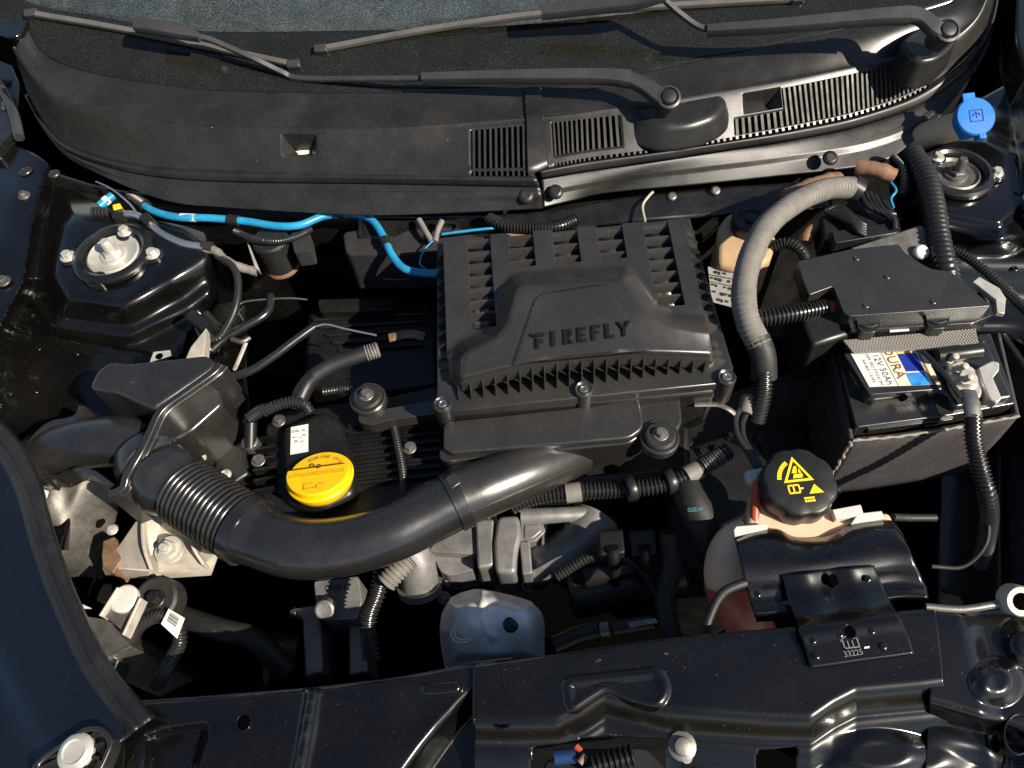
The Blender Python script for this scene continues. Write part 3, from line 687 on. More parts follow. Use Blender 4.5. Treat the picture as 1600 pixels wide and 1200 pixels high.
# ================================================================== wipers
def strip(path, wd, th, z_up, name, mat, par, bevel=.002, wf=None):
    """a flat bar following a path; wd half-width"""
    m = MB(); n = len(path); rws = []
    for i, p in enumerate(path):
        t = (path[min(i+1, n-1)]-path[max(i-1, 0)]).normalized(); s_ = t.cross(z_up).normalized(); u_ = s_.cross(t)
        k = wf(i/(n-1)) if wf else 1
        rws.append([p+s_*wd*k-u_*th, p+s_*wd*k*.97+u_*th*.35, p+s_*wd*k*.7+u_*th, p-s_*wd*k*.7+u_*th, p-s_*wd*k*.97+u_*th*.35, p-s_*wd*k-u_*th, p+s_*wd*k-u_*th])
    m.grid(rws); b = rws[0][:-1]; e = rws[-1][:-1]; k0 = len(m.v); m.add(b, [tuple(range(6))]); m.add(e, [tuple(range(5, -1, -1))])
    return m.build(name, mat, par, ang=45)
def wiper(lb, piv, pz, arm, rod, hook, blade, par=None):
    t = thing('wiper', lb, 'wiper', P(piv[0], piv[1], pz), 'windscreen wipers')
    o = P(piv[0], piv[1], pz)
    MB().lathe(o-GN*.03, GN, [(.017, 0), (.017, .024), (.019, .03), (.0185, .036), (.015, .0375), (.0145, .033), (.006, .033)], 28).build('pivot_hub', 'wiper_paint', t)
    MB().lathe(o, GN, [(.0125, .002), (.0125, .008), (.0105, .0105), (.005, .0115)], 22).build('pivot_cap', 'dark_plastic', t)
    strip(cr([o]+[P(*q) for q in arm[0]], 18), .014, .006, GN, 'arm_head', 'wiper_paint', t, wf=lambda f: 1.0-.12*f)
    strip(cr([P(*q) for q in arm[1]], 26), .0125, .008, GN, 'arm_channel', 'wiper_paint', t, wf=lambda f: 1.08-.45*f)
    strip(cr([P(*q) for q in rod], 40), .0048, .003, GN, 'arm_rod', 'wiper_paint', t)
    strip(cr([P(*q) for q in hook], 20), .0105, .007, GN, 'hook_cover', 'wiper_paint', t, wf=lambda f: .55+.5*min(1, f*2.5))
    bl_ = [G(*q) for q in blade]; pth = cr(bl_, 40)
    strip([q+GN*.012 for q in pth], .0052, .004, GN, 'blade_spine', 'wiper_blade', t)
    MB().grid([[q+GN*.001 for q in pth], [q+GN*.009 for q in pth]]).build('blade_rubber', 'rubber', t, thick=.003, off=0)
    for q in (pth[0], pth[-1]):
        MB().box(q+GN*.011, Vector((.011, 0, 0)), Vector((0, .006, .003)), GN*.006).build('end_cap', 'wiper_paint', t, .002)
    return t
g1 = lambda x, y, l: tuple([x, y, G(x, y).z+l])
wiper('wiper sweeping towards the square-pocket side of the screen, pivot beside the short grille', (1044, 154), .120,
      ([(1030, 150, .123), (1005, 132, .130), (975, 119, .134)], [(985, 122, .136), (930, 118, .138), (800, 119, .136), (660, 122, .13)]),
      [(672, 122, .13), (560, 123, .122), (468, 122, .118), (440, 112, .128), (390, 88, .155), (330, 62, .180), (308, 57, .186)],
      [(312, 58, .190), (285, 50, .197), (240, 42, .204), (212, 38, .207)], [(56, 27), (190, 50), (330, 78), (462, 106)])
wiper('wiper whose pivot stands in the far right corner of the cowl', (1478, 50), .165,
      ([(1462, 44, .170), (1440, 26, .178), (1412, 20, .182)], [(1422, 22, .184), (1360, 26, .182), (1220, 39, .172), (1105, 47, .160)]),
      [(1112, 46, .16), (1090, 40, .165), (1062, 20, .180), (1030, -6, .20), (1000, -12, .21)],
      [(1040, -6, .205), (990, 3, .196), (910, 11, .190), (846, 18, .186)], [(504, 82), (680, 50), (860, 26), (1060, 14), (1242, 4)])

# ================================================================== air filter housing (engine cover)
ac = thing('air_filter_housing', 'big ribbed black air filter housing over the engine with raised lettering', 'air filter housing', P(900, 500, -.06))
hump = sdpoly([(700, 700), (699, 560), (706, 544), (718, 531), (760, 511), (772, 494), (784, 446), (796, 430), (812, 424), (880, 419), (978, 415), (992, 424), (1006, 442), (1026, 470), (1055, 486), (1085, 492), (1130, 498), (1150, 700)])
def cpx(s, t):
    x0, y0 = 692+8*t, 372+233*t; x1, y1 = 1068+49*t, 341+222*t
    return x0+(x1-x0)*s, y0+(y1-y0)*s - 24*math.sin(math.pi*s)*t**4
def cz(x, y, t):
    return .050 - .008*t + .038*sst(2, -26, hump(x, y))*(1-.22*sst(.40, 1, t)) - .010*sst(.93, 1.0, t)**2 - .024*sst(.5, 1, t)*max(0, 1-(1-((x-905)/220)**2))
def CS(s, t):
    x, y = cpx(s, t); return P(x, y, cz(x, y, t))
SLOTS = [(.10, .195, .63), (.27, .372, .235), (.452, .556, .235), (.637, .742, .235), (.828, .932, .60)]
us = sorted(set(lin(0, 1, 100)) | {q for s in SLOTS for q in s[:2]}); vs = sorted(set(lin(0, 1, 80)) | {s[2] for s in SLOTS})
def near(l):
    o = []
    for q in l:
        if o and q-o[-1] < 2e-3:
            if any(abs(q-e) < 1e-9 for s in SLOTS for e in s): o[-1] = q
            continue
        o.append(q)
    return o
us, vs = near(us), near(vs)
def ch(i, j):
    u, v = (us[j]+us[j+1])/2, (vs[i]+vs[i+1])/2
    return any(a < u < b and v < c for a, b, c in SLOTS)
m = MB().grid([[CS(u, v) for u in us] for v in vs], ch).mesh('cover_top')
bm = bmesh.new(); bm.from_mesh(m); bmesh.ops.delete(bm, geom=[v for v in bm.verts if not v.link_faces], context='VERTS')
be = [e for e in bm.edges if e.is_boundary]; r_ = bmesh.ops.extrude_edge_only(bm, edges=be)
for v in [g_ for g_ in r_['geom'] if isinstance(g_, bmesh.types.BMVert)]: v.co.z -= .022
bmesh.ops.recalc_face_normals(bm, faces=bm.faces); bm.to_mesh(m); bm.free()
m.materials.append(MAT['cover_plastic']); m.shade_smooth(); m.set_sharp_from_angle(angle=math.radians(45))
o = bpy.data.objects.new('cover_top', m); link(o, ac)
q = o.modifiers.new('b', 'BEVEL'); q.width = .0022; q.segments = 2; q.limit_method = 'ANGLE'; q.angle_limit = math.radians(50)
top_o = o
# fins standing in the slots
def CB(s, t):
    x, y = cpx(s, t); return P(x, y, .050-.008*t)
for a, b, tm in SLOTS:
    k = 0; t = .035
    while t < tm-.02:
        p, q = CB(a, t)+Vector((0, 0, -.004)), CB(b, t)+Vector((0, 0, -.004)); d = (q-p)/2
        MB().box((p+q)/2+Vector((0, 0, -.006)), d, Vector((0, .0011, .0004)), Vector((0, .004, .007))).build('slot_fin', 'cover_plastic', ac)
        t += .083
    p, q = CB(a, .01), CB(b, .01); p2, q2 = CB(a, tm-.005), CB(b, tm-.005); dz = Vector((0, 0, -.0155))
    MB().grid([[p+dz, q+dz], [p2+dz, q2+dz]]).build('slot_floor', 'cover_plastic', ac, thick=.002)
# trapezoid badge panel with lettering
quad = [(838, 458), (946, 444), (1018, 550), (799, 571)]
def inv(x, y):
    s, t = .5, .5
    for _ in range(30):
        a, b = cpx(s, t); ex, ey = x-a, y-b
        ax, ay = cpx(s+1e-3, t); bx_, by_ = cpx(s, t+1e-3)
        J = np.array([[(ax-a)*1e3, (bx_-a)*1e3], [(ay-b)*1e3, (by_-b)*1e3]]); d = np.linalg.solve(J, [ex, ey]); s += d[0]; t += d[1]
    return s, t
qr = rounded(quad, 10, 4)
qq = []
def on_cover(x, y, lift):
    s, t = inv(x, y); return P(x, y, cz(x, y, t)+lift)
rw = []
for v in lin(0, 1, 30):
    l_ = [(quad[0][0]+(quad[3][0]-quad[0][0])*v, quad[0][1]+(quad[3][1]-quad[0][1])*v), (quad[1][0]+(quad[2][0]-quad[1][0])*v, quad[1][1]+(quad[2][1]-quad[1][1])*v)]
    ins = 10*(max(0, 1-v*8)**2)
    rw.append([on_cover(l_[0][0]+ins+(l_[1][0]-l_[0][0]-2*ins)*u, l_[0][1]+(l_[1][1]-l_[0][1])*u, .0007) for u in lin(0, 1, 30)])
bp = MB().grid(rw).build('badge_panel', 'cover_plastic', ac, thick=.0025)
LET = {'1': [[(-.18, .80), (.68, .80), (.72, 1), (-.30, 1)], [(.10, 0), (.32, 0), (.32, .68), (.10, .68)], [(.32, .36), (.60, .36), (.62, .56), (.32, .56)]],
       'I': [[(.20, 0), (.48, 0), (.48, 1), (.20, 1)]],
       'R': [[(.06, 0), (.34, 0), (.34, 1), (.06, 1)], [(.30, .82), (.70, .82), (.66, 1), (.30, 1)], [(.50, .40), (.72, .48), (.72, .82), (.50, .82)], [(.30, .34), (.56, .34), (.60, .5), (.30, .5)], [(.34, .34), (.54, .34), (.78, 0), (.54, 0)]],
       'E': [[(.06, 0), (.34, 0), (.34, 1), (.06, 1)], [(.30, .81), (.72, .81), (.72, 1), (.30, 1)], [(.30, .41), (.64, .41), (.64, .58), (.30, .58)], [(.30, 0), (.72, 0), (.72, .19), (.30, .19)]],
       'F': [[(.06, 0), (.34, 0), (.34, 1), (.06, 1)], [(.30, .81), (.72, .81), (.72, 1), (.30, 1)], [(.30, .40), (.64, .40), (.64, .58), (.30, .58)]],
       'L': [[(.06, 0), (.34, 0), (.34, 1), (.06, 1)], [(.30, 0), (.70, 0), (.70, .19), (.30, .19)]],
       'Y': [[(.30, 0), (.52, 0), (.52, .46), (.30, .46)], [(.30, .46), (.45, .40), (.14, 1), (-.10, 1)], [(.52, .46), (.37, .40), (.68, 1), (.94, 1)]]}
o0 = on_cover(836, 546, .0012); o1 = on_cover(972, 527, .0012); xd = (o1-o0); wl = xd.length/6.0; xd.normalize()
upv = on_cover(836, 520, .0012)-o0; upv = upv-xd*upv.dot(xd); nn = xd.cross(upv).normalized(); hl = upv.length*.90; upv.normalize()
for k, chh in enumerate('1IREFLY'):
    org = o0+xd*(wl*k*.965); me = MB()
    for pl in LET[chh]:
        pts = [org+xd*(wl*.92*(x_+.16*y_))+upv*(hl*y_) for x_, y_ in pl]
        me.prism([q+nn*.0036 for q in pts], [q-nn*.003 for q in pts])
    me.build('letter', 'letter_plastic', bp)
# base: flange, tub, ribs
fo = [(683, 380), (1078, 340), (1100, 420), (1146, 574), (1142, 598), (1000, 612), (940, 618), (690, 644), (683, 630)]
prism_px('flange', fo, .022, .006, 'cover_plastic', ac, .002)
prism_px('tub', [(688, 390), (1074, 350), (1132, 590), (1120, 612), (690, 650)], .005, -.10, 'black_plastic', ac, .006, draft=-.02)
def gusset(e, outd, w_, h0, par, base=.022):
    """thin triangular rib from the cover wall down to the flange"""
    outd = outd.normalized(); sd = outd.cross(Vector((0, 0, 1)))*.0008
    a = Vector((e.x, e.y, e.z-.003)); b = Vector((e.x, e.y, base-.001)); c = b+outd*w_; d = Vector((c.x, c.y, base+.004))
    n = [a, b, c, d]; MB().prism([q+sd for q in n], [q-sd for q in n]).build('rib', 'cover_plastic', par)
for k in range(21):
    s = .035+.935*k/20; e_ = CS(s, 1.0); ft = P(704+(1112-704)*s, 628-50*s, .022); gusset(e_, Vector((ft.x-e_.x, ft.y-e_.y, 0)), max(.008, min(.034, math.hypot(ft.x-e_.x, ft.y-e_.y))), .02, ac)
for k in range(13):
    t = .03+.92*k/12; gusset(CS(1.0, t), Vector((1, .1, 0)), .020, .02, ac)
for k in range(11):
    t = .08+.88*k/10; gusset(CS(0.0, t), Vector((-1, 0, 0)), .014, .02, ac)
for q in ((691, 630), (912, 607), (1136, 588)):
    p = P(q[0], q[1], .03); MB().lathe(p, (0, 0, 1), [(.0125, -.05), (.0125, -.002), (.011, 0), (.008, -.002), (.006, -.003)], 20).build('screw_boss', 'cover_plastic', ac)
    bolt(p+Vector((0, 0, -.002)), .0065, 'torx', 'zinc', ac, name='screw')
# lower front chamber and its foot
prism_px('front_chamber', rounded([(693, 658), (790, 648), (900, 636), (1000, 622), (1006, 668), (985, 684), (840, 697), (706, 708), (692, 700)], 10), [.0]*45, -.055, 'cover_plastic', ac, .008, 4)
prism_px('chamber_foot', rounded([(686, 700), (760, 690), (1003, 662), (1010, 676), (985, 692), (700, 722), (686, 716)], 8), -.012, -.07, 'black_plastic', ac, .003)
prism_px('mount_web', rounded([(1000, 626), (1062, 618), (1066, 660), (1052, 680), (1010, 684), (996, 676)], 8), -.012, -.032, 'cover_plastic', ac, .004)
def mount(c, z, par):
    o = P(c[0], c[1], z)
    MB().lathe(o, (0, 0, 1), [(.026, -.014), (.026, -.002), (.024, .0), (.022, -.001), (.02, -.001)], 28).build('mount_eye', 'cover_plastic', par)
    MB().lathe(o, (0, 0, 1), [(.021, -.002), (.021, .003), (.018, .006), (.008, .0065)], 28).build('rubber_bush', 'rubber', par)
    bolt(o+Vector((0, 0, .006)), .0105, 'hex', 'dull_steel', par)
mount((1031, 682), -.006, ac)
mount((574, 621), -.012, ac)
prism_px('mount_arm', rounded([(560, 634), (592, 640), (640, 632), (690, 622), (690, 645), (615, 655), (580, 664), (560, 660)], 6), -.022, -.045, 'cover_plastic', ac, .003)
# outlet trumpet, half sunk in the chamber
pth = px_path([(716, 779, -.022), (760, 762, -.024), (810, 742, -.032), (850, 726, -.045), (900, 704, -.066)], 40)
MB().tube(pth, lambda i, f: .0385*(1-.10*f), 32).build('outlet_trumpet', 'cover_plastic', ac)
rid = []
for i, p in enumerate(pth):
    t_ = (pth[min(i+1, 39)]-pth[max(i-1, 0)]).normalized(); sd_ = t_.cross(Vector((0, 0, 1))).normalized(); up_2 = sd_.cross(t_); f_ = i/39
    rid.append(p+(sd_*.86+up_2*.51)*(.0385*(1-.10*f_)))
MB().tube(rid[2:34], .0016, 8).build('moulding_ridge', 'cover_plastic', ac)
MB().box(P(708, 752, .016), Vector((.006, .004, 0)), Vector((-.004, .008, 0)), Vector((0, 0, .003))).build('clip', 'cover_plastic', ac, .001)
text('F', P(1005, 690, -.02), (1, .1, 0), (0, 1, 0), .001, 'ink', ac) if 0 else None

# ================================================================== intake duct with bellows
du = thing('intake_duct', 'thick curved black intake pipe with ribbed bellows, from air box to filter housing', 'intake pipe', P(480, 860, -.06))
full = [(242, 726, -.012), (266, 750, -.012), (312, 783, -.012), (365, 816, -.012), (415, 843, -.014), (475, 858, -.016), (545, 852, -.018), (612, 832, -.020), (668, 804, -.022), (724, 776, -.022)]
path = even(px_path(full, 240), .002); N_ = len(path)
def at_px(x):
    return min(range(N_), key=lambda i: abs((800+FPX*(path[i]-CAM).dot(RIGHT)/(path[i]-CAM).dot(FWD))-x))
i0, i1, i2 = at_px(288), at_px(384), at_px(716)
MB().tube(path[:i0+1], lambda i, f: .038+.012*sst(0, .45, f)-.007*sst(.6, 1, f), 36).build('elbow', 'duct_plastic', du)
bell = even(path[i0:i1+1], .00095); MB().tube(bell, lambda i, f: .0408+.0052*abs(math.sin(math.pi*i/8))**.8-.001*f, 48).build('bellows', 'duct_plastic', du, ang=80)
MB().tube(path[i1:i2+1], lambda i, f: .0435-.006*sst(.0, .10, f)+.0006*math.sin(f*9), 36).build('pipe', 'duct_plastic', du)
for x, w_, rr in ((384, 4, .0462), (713, 4, .0408), (738, 2, .0395)):
    i = min(at_px(x), N_-6); MB().tube(path[max(0, i-w_):i+w_+1], rr, 36).build('collar', 'duct_plastic', du)
for sg_, nm_ in ((1, .0), (-1, .6)):
    ln = []
    for i in range(i1+8, i2-6):
        t_ = (path[i+1]-path[i-1]).normalized(); sd_ = t_.cross(Vector((0, 0, 1))).normalized(); up_2 = sd_.cross(t_); f_ = (i-i1)/(i2-i1)
        ln.append(path[i]+(sd_*sg_*.9+up_2*.44)*(.0435-.006*sst(.0, .10, f_)+.0006*math.sin(f_*9)-.0002))
    MB().tube(ln, .0007, 6).build('mould_seam', 'duct_plastic', du)
MB().tube(path[at_px(662):at_px(662)+2], .0379, 36).build('seam', 'dark_plastic', du)

# ================================================================== resonator air box and snorkel
rb = thing('air_box', 'square smooth black air box with flange, feeding the ribbed bellows', 'air box', P(240, 640, -.08))
topo = rounded([(137, 606), (150, 578), (172, 563), (200, 566), (255, 561), (322, 553), (338, 566), (330, 578), (280, 612), (240, 638), (228, 634), (180, 612)], 9)
prism_px('upper_shell', topo, [.050+.004*math.sin(i) * 0 for i in range(len(topo))], -.03, 'black_plastic', rb, .010, 4, draft=.05)
prism_px('lower_shell', rounded([(330, 583), (342, 594), (347, 630), (300, 672), (262, 692), (246, 660), (262, 634)], 7), [.018]*35, -.09, 'black_plastic', rb, .005, 3, draft=.03)
fp = [(344, 568, .050), (330, 582, .050), (290, 610, .048), (252, 638, .046), (234, 672, .042), (220, 702, .040), (206, 726, .036), (196, 744, .030), (190, 762, .024), (170, 772, .018)]
def wallstrip(pts, wpx, dz, name, mat, par, bevel=.0015):
    c = cr([Vector(q) for q in pts], 50); top = [P(*q) for q in c]; m = MB(); rws = []
    for i, p in enumerate(top):
        t = top[min(i+1, 49)]-top[max(i-1, 0)]; s_ = Vector((t.y, -t.x, 0)).normalized()*wpx
        rws.append([p+s_, p-s_, p-s_+Vector((0, 0, dz)), p+s_+Vector((0, 0, dz)), p+s_])
    m.grid(rws); m.add(rws[0][:4], [(0, 1, 2, 3)]); m.add(rws[-1][:4], [(3, 2, 1, 0)])
    return m.build(name, mat, par, bevel)
wallstrip(fp, .0045, -.09, 'flange', 'black_plastic', rb)
wallstrip([(x+9, y+4, z-.006) for x, y, z in fp], .003, -.06, 'flange', 'black_plastic', rb)
# outlet neck plate
nk = P(252, 738, -.012); ax_ = (path[4]-path[0]).normalized()
MB().lathe(nk-ax_*.02, ax_, [(.044, -.02), (.049, -.004), (.049, .004), (.046, .006), (.04, .02)], 32).build('outlet_neck', 'black_plastic', rb)
# snorkel: a hood shaped mouth with a rolled lip
sp = px_path([(228, 700, -.01), (190, 690, -.012), (140, 692, -.02), (95, 702, -.030), (62, 716, -.045)], 30)
MB().tube(sp, lambda i, f: .036+.004*f, 28, squash=.82).build('snorkel', 'black_plastic', rb)
lipp = [(70, 742), (48, 735), (42, 712), (52, 686), (76, 664), (104, 657), (120, 650), (128, 634)]
wallstrip([(x, y, .006-.022*(1-i/7)) for i, (x, y) in enumerate(lipp)], .006, -.04, 'snorkel_lip', 'black_plastic', rb)
wallstrip([(60, 740, -.016), (92, 744, -.012), (118, 733, .0), (145, 738, .008), (170, 756, .014)], .0035, -.03, 'snorkel_lip', 'black_plastic', rb)
tb = thing('mounting_tab', 'small pale metal tab with a hole behind the square air box', 'bracket', P(250, 556, -.01))
MB().prism([P(x, y, .004) for x, y in ((234, 566), (240, 550), (266, 547), (268, 556))], [P(x, y, .002) for x, y in ((234, 566), (240, 550), (266, 547), (268, 556))]).build('plate', 'white_zinc', tb)
MB().lathe(P(249, 557, .0038), (0, 0, 1), [(.0055, 0), (.0055, .0008), (.003, .0009)], 16).build('hole', 'void', tb)
prism_px('bracket_sheet', [(298, 542), (322, 512), (318, 556), (290, 560)], .0, -.02, 'cream_metal', tb, .001)

# ================================================================== engine: head cover, oil cap, manifold
en = thing('engine', 'dark engine with ribbed black head cover under the yellow oil cap', 'engine', P(600, 720, -.5))
hc = prism_px('head_cover', rounded([(415, 660), (470, 640), (560, 630), (690, 600), (690, 800), (600, 812), (470, 815), (408, 800)], 12), -.062, -.12, 'engine_black', en, .008, 3)
prism_px('block', [(420, 640), (1080, 560), (1080, 740), (760, 770), (600, 790), (430, 800)], -.125, -.45, 'engine_black', en, .01)
for k in range(8):
    p, q = P(545, 668+k*13, -.059), P(690, 652+k*13, -.059); MB().box((p+q)/2, (q-p)/2, Vector((0, .0016, 0)), Vector((0, 0, .006))).build('rib', 'engine_black', hc)
for k in range(6):
    p, q = P(398, 690+k*16, -.06), P(432, 684+k*16, -.05); MB().box((p+q)/2, (q-p)/2, Vector((0, .0018, 0)), Vector((0, 0, .007))).build('rib', 'engine_black', hc)
prism_px('cap_pedestal', rounded([(438, 668), (500, 640), (528, 650), (548, 700), (556, 770), (500, 800), (446, 786)], 16), -.040, -.07, 'engine_black', en, .010, 3)
for q in ((436, 658), (404, 720), (640, 700)): bolt(P(q[0], q[1], -.050), .010, 'hex', 'dull_steel', en)
decal([P(455, 668, -.0395), P(482, 663, -.0395), P(482, 706, -.0395), P(454, 711, -.0395)], 'white_label', en, 'label', .0008)
lp = P(468, 676, -.0385)
for i, (yy, st) in enumerate(((674, '== =.'), (682, '-- ..='), (690, '= --'))): text(st, P(468, yy, -.0385), (1, .05, 0), (0, 1, 0), .010, 'ink', en, .0002, 'label_print', .0012)
cn = Vector((0, .30, 1)).normalized(); cc = P(500, 744, -.020)
oc = thing('oil_filler_cap', 'bright yellow round oil filler cap', 'oil cap', cc-cn*.03)
MB().lathe(cc, cn, [(.036, -.018), (.040, -.015), (.0440, -.006), (.0450, -.001), (.0435, .001), (.040, .0012), (.02, .0012)], 48).build('cap_body', 'yellow_plastic', oc)
cx = Vector((1, 0, 0)); cy = cn.cross(cx).normalized(); rt = Matrix.Rotation(math.radians(2), 3, cn); cx, cy = rt @ cx, rt @ cy
# grip: a bar with the lower half proud
m = MB(); n = 24; pts = [cc+cx*(.0425*math.cos(a))+cy*(.0425*math.sin(a)) for a in lin(math.pi+.0-.18, 2*math.pi+.18, n)]
m.prism([q+cn*.011 for q in pts], [q-cn*.004 for q in pts]); m.build('grip_plate', 'yellow_plastic', oc, .0018, 3)
m = MB(); 
for k in range(34):
    x_ = -.036+.072*k/33; p = cc+cx*x_-cy*.006+cn*.0112; m.box(p, cx*.0006, cy*.0035, cn*.0009)
o = m.build('knurling', 'yellow_plastic', oc); o['kind'] = 'stuff'
wl_ = 'ENGINE OIL'
for k, chh in enumerate(wl_):
    a = math.radians(118-9*k); 
    if chh != ' ': text(chh, cc+cx*(.034*math.cos(a))+cy*(.034*math.sin(a))+cn*.0012, -cy*math.cos(a)+cx*math.sin(a), cx*math.cos(a)+cy*math.sin(a), .0075, 'brown_ink', oc, .0003, 'letter')
m = MB(); b0 = cc+cx*-.008+cy*-.026+cn*.011
for a, b, c_, d in ((-.009, -.005, .009, -.0035), (-.009, -.005, -.0075, .005), (.0075, -.005, .009, .001), (-.0075, .0038, .004, .005), (.010, .001, .018, .003)):
    q = [b0+cx*a+cy*b, b0+cx*c_+cy*b, b0+cx*c_+cy*d, b0+cx*a+cy*d]; m.prism([v+cn*.0006 for v in q], [v for v in q])
m.build('oil_can_symbol', 'amber_print', oc)
MB().tube([cc+cx*(.003*math.cos(a))+cy*(.0075+.003*math.sin(a))+cn*.0116 for a in lin(0, 6.28, 14)], .0009, 6).build('drop_mark', 'ink', oc)
# camshaft sensor plug and its loom
cs_ = thing('sensor_plug', 'black right-angle plug with short corrugated loom beside the oil cap', 'sensor plug', P(392, 690, -.05))
hose('plug_body', [(391, 700, -.05), (392, 660, -.03)], .0085, 'dark_plastic', cs_)
hose('plug_elbow', [(388, 655, -.025), (406, 642, -.022), (416, 640, -.022)], .009, 'corrugated_black', cs_)
hose('loom', [(412, 643, -.022), (430, 634, -.018), (455, 628, -.018), (475, 632, -.022), (485, 645, -.03)], .0085, 'corrugated_black', cs_, .0048, .22)
MB().lathe(P(390, 690, -.045), (0, 0, 1), [(.012, -.02), (.012, 0), (.009, .002)], 16).build('clip_ring', 'dull_steel', cs_)
# exhaust manifold casting
em = thing('exhaust_manifold', 'grey cast aluminium exhaust outlet with studs below the intake pipe', 'exhaust manifold', P(780, 850, -0.410))
def cast(pts, r0, r1, name='runner', sq=1):
    pt = even(px_path(pts, 60), .004); MB().tube(pt, lambda i, f: r0+(r1-r0)*f, 28, squash=sq).build(name, 'cast_aluminium', em, ang=60)
def castp(name, pts, zt, zb, bev=.008, r=6): prism_px(name, rounded(pts, r), zt, zb, 'cast_aluminium', em, bev, 4)
castp('port_housing', [(668, 862), (692, 834), (730, 818), (752, 800), (776, 800), (776, 846), (764, 858), (738, 866)], -.185, -.27, .014, 9)
castp('port_skirt', [(676, 866), (738, 868), (742, 890), (700, 900), (688, 892)], -.205, -.28, .010)
castp('column', [(742, 812), (772, 810), (771, 884), (746, 888)], -.176, -.27, .009)
castp('centre_boss', [(777, 806), (811, 804), (815, 834), (808, 862), (806, 896), (774, 894), (770, 850)], -.170, -.27, .012, 9)
castp('column', [(812, 846), (828, 844), (832, 896), (816, 898)], -.178, -.27, .006, 4)
castp('web', [(814, 815), (846, 814), (853, 830), (836, 846), (814, 848)], -.182, -.26, .004, 4)
castp('web_panel', [(819, 820), (842, 819), (847, 829), (833, 841), (819, 842)], -.1795, -.2, .003, 3)
cast([(814, 808, -.18), (860, 806, -.18), (921, 803, -.185)], .013, .012, 'bridge')
cast([(930, 812, -.21), (915, 838, -.21), (886, 862, -.215), (852, 878, -.225), (832, 888, -.235)], .040, .028)
cast([(640, 858, -.19), (652, 884, -.21), (656, 918, -.24)], .030, .028, 'flange_pipe')
cast([(655, 912, -.235), (657, 922, -.245)], .034, .034, 'flange_lip')
for x, y in ((850, 812), (884, 810)): castp('rib', [(x, y), (x+5, y), (x+1, y+38), (x-4, y+38)], -.185, -.24, .001, 1)
prism_px('flange', rounded([(686, 896), (720, 886), (770, 884), (830, 896), (858, 904), (850, 918), (770, 910), (700, 926)], 8), -.26, -.275, 'engine_black', em, .003)
MB().lathe(P(792, 877, -0.195), (0, -.35, 1), [(.014, -.01), (.014, .002), (.011, .004), (.008, .003), (.0075, -.001), (.003, -.001)], 24).build('blanking_screw', 'dull_steel', em)
for q in ((757, 900), (825, 914), (694, 934), (700, 906), (846, 900)):
    bolt(P(q[0], q[1], -0.250), .010, 'stud', 'dull_steel', em, (0, -.5, 1), 'stud_nut')
for q in ((730, 918), (796, 922)): MB().lathe(P(q[0], q[1], -0.275), (0, -.3, 1), [(.022, -.02), (.022, .004), (.018, .006)], 20).build('pipe_stub', 'rusty_steel', em)
# heat shield
hs = thing('heat_shield', 'dented bluish silver heat shield half hidden behind the crossmember plate', 'heat shield', P(770, 970, -.25))
hsf = sdpoly([(700, 938), (726, 925), (752, 922), (800, 932), (832, 942), (846, 960), (850, 1040), (700, 1040), (688, 985)])
crs = sdline([(752, 922), (755, 958), (762, 985), (770, 995)]); rib1 = sdline([(764, 934), (812, 946)])
def zh(x, y):
    d = hsf(x, y); z = -.150 - .05*sst(-26, 4, d)**1.5 + .006*sst(10, 0, crs(x, y)) + .004*sst(6, 2, rib1(x, y))
    z -= .05*sst(950, 1040, y) + .018*sst(752, 700, x)
    z += .004*math.sin(x*.09+1)*math.sin(y*.05)
    return z
hr = [[(706, 934), (726, 926), (752, 922), (800, 932), (830, 941)], [(690, 965), (715, 965), (752, 965), (800, 965), (848, 965)], [(690, 1010), (720, 1015), (755, 1015), (800, 1015), (850, 1012)], [(700, 1060), (730, 1060), (760, 1060), (800, 1060), (850, 1060)]]
MB().grid(pxgrid(hr, lin(0, 4, 60), lin(0, 3, 50), zh)).build('pressed_sheet', 'heat_shield_metal', hs, ang=70, thick=.0015)
MB().lathe(P(798, 976, zh(798, 976)+.002), (0, -.4, 1), [(.011, -.004), (.011, .002), (.008, .004), (.007, .010), (.003, .011)], 9).build('retaining_screw', 'engine_black', hs)
for rr in (.017, .012): MB().tube([P(724, 990, zh(724, 990)+.001)+Vector((rr*math.cos(a), rr*.9*math.sin(a)*.8, .001-.35*rr*.0)) for a in lin(.3, 5.6, 24)], .0008, 6).build('stamped_ring', 'heat_shield_metal', hs)
# alternator bracket and pump housing
ab = thing('accessory_bracket', 'blue-grey cast bracket with a boss under the bend of the intake pipe', 'bracket', P(510, 980, -0.400))
prism_px('casting', rounded([(490, 908), (560, 900), (566, 940), (556, 968), (504, 968), (494, 950)], 5), -.205, -.29, 'cast_aluminium', ab, .005, 3)
prism_px('leg', rounded([(458, 950), (492, 944), (500, 960), (504, 1050), (476, 1058), (472, 965), (458, 962)], 5), -.235, -.32, 'cast_aluminium', ab, .004)
prism_px('leg', rounded([(545, 966), (566, 962), (575, 1050), (545, 1056)], 5), -.245, -.32, 'cast_aluminium', ab, .004)
MB().lathe(P(510, 950, -0.195), (0, -.6, 1), [(.014, -.03), (.014, .012), (.011, .014), (.006, .013)], 20).build('boss', 'cast_aluminium', ab)
bolt(P(462, 957, -0.228), .009, 'hex', 'zinc', ab, (-1, -.2, .2))
text('U0JB17', P(528, 919, -0.205), (1, -.05, 0), (0, 1, 0), .013, 'ink', ab, .0003, 'cast_number', .0008)
MB().lathe(P(452, 1040, -0.300), (1, 0, .1), [(.05, -.02), (.055, -.01), (.055, .0), (.05, .01), (.05, .03)], 36).build('pulley', 'engine_black', ab)

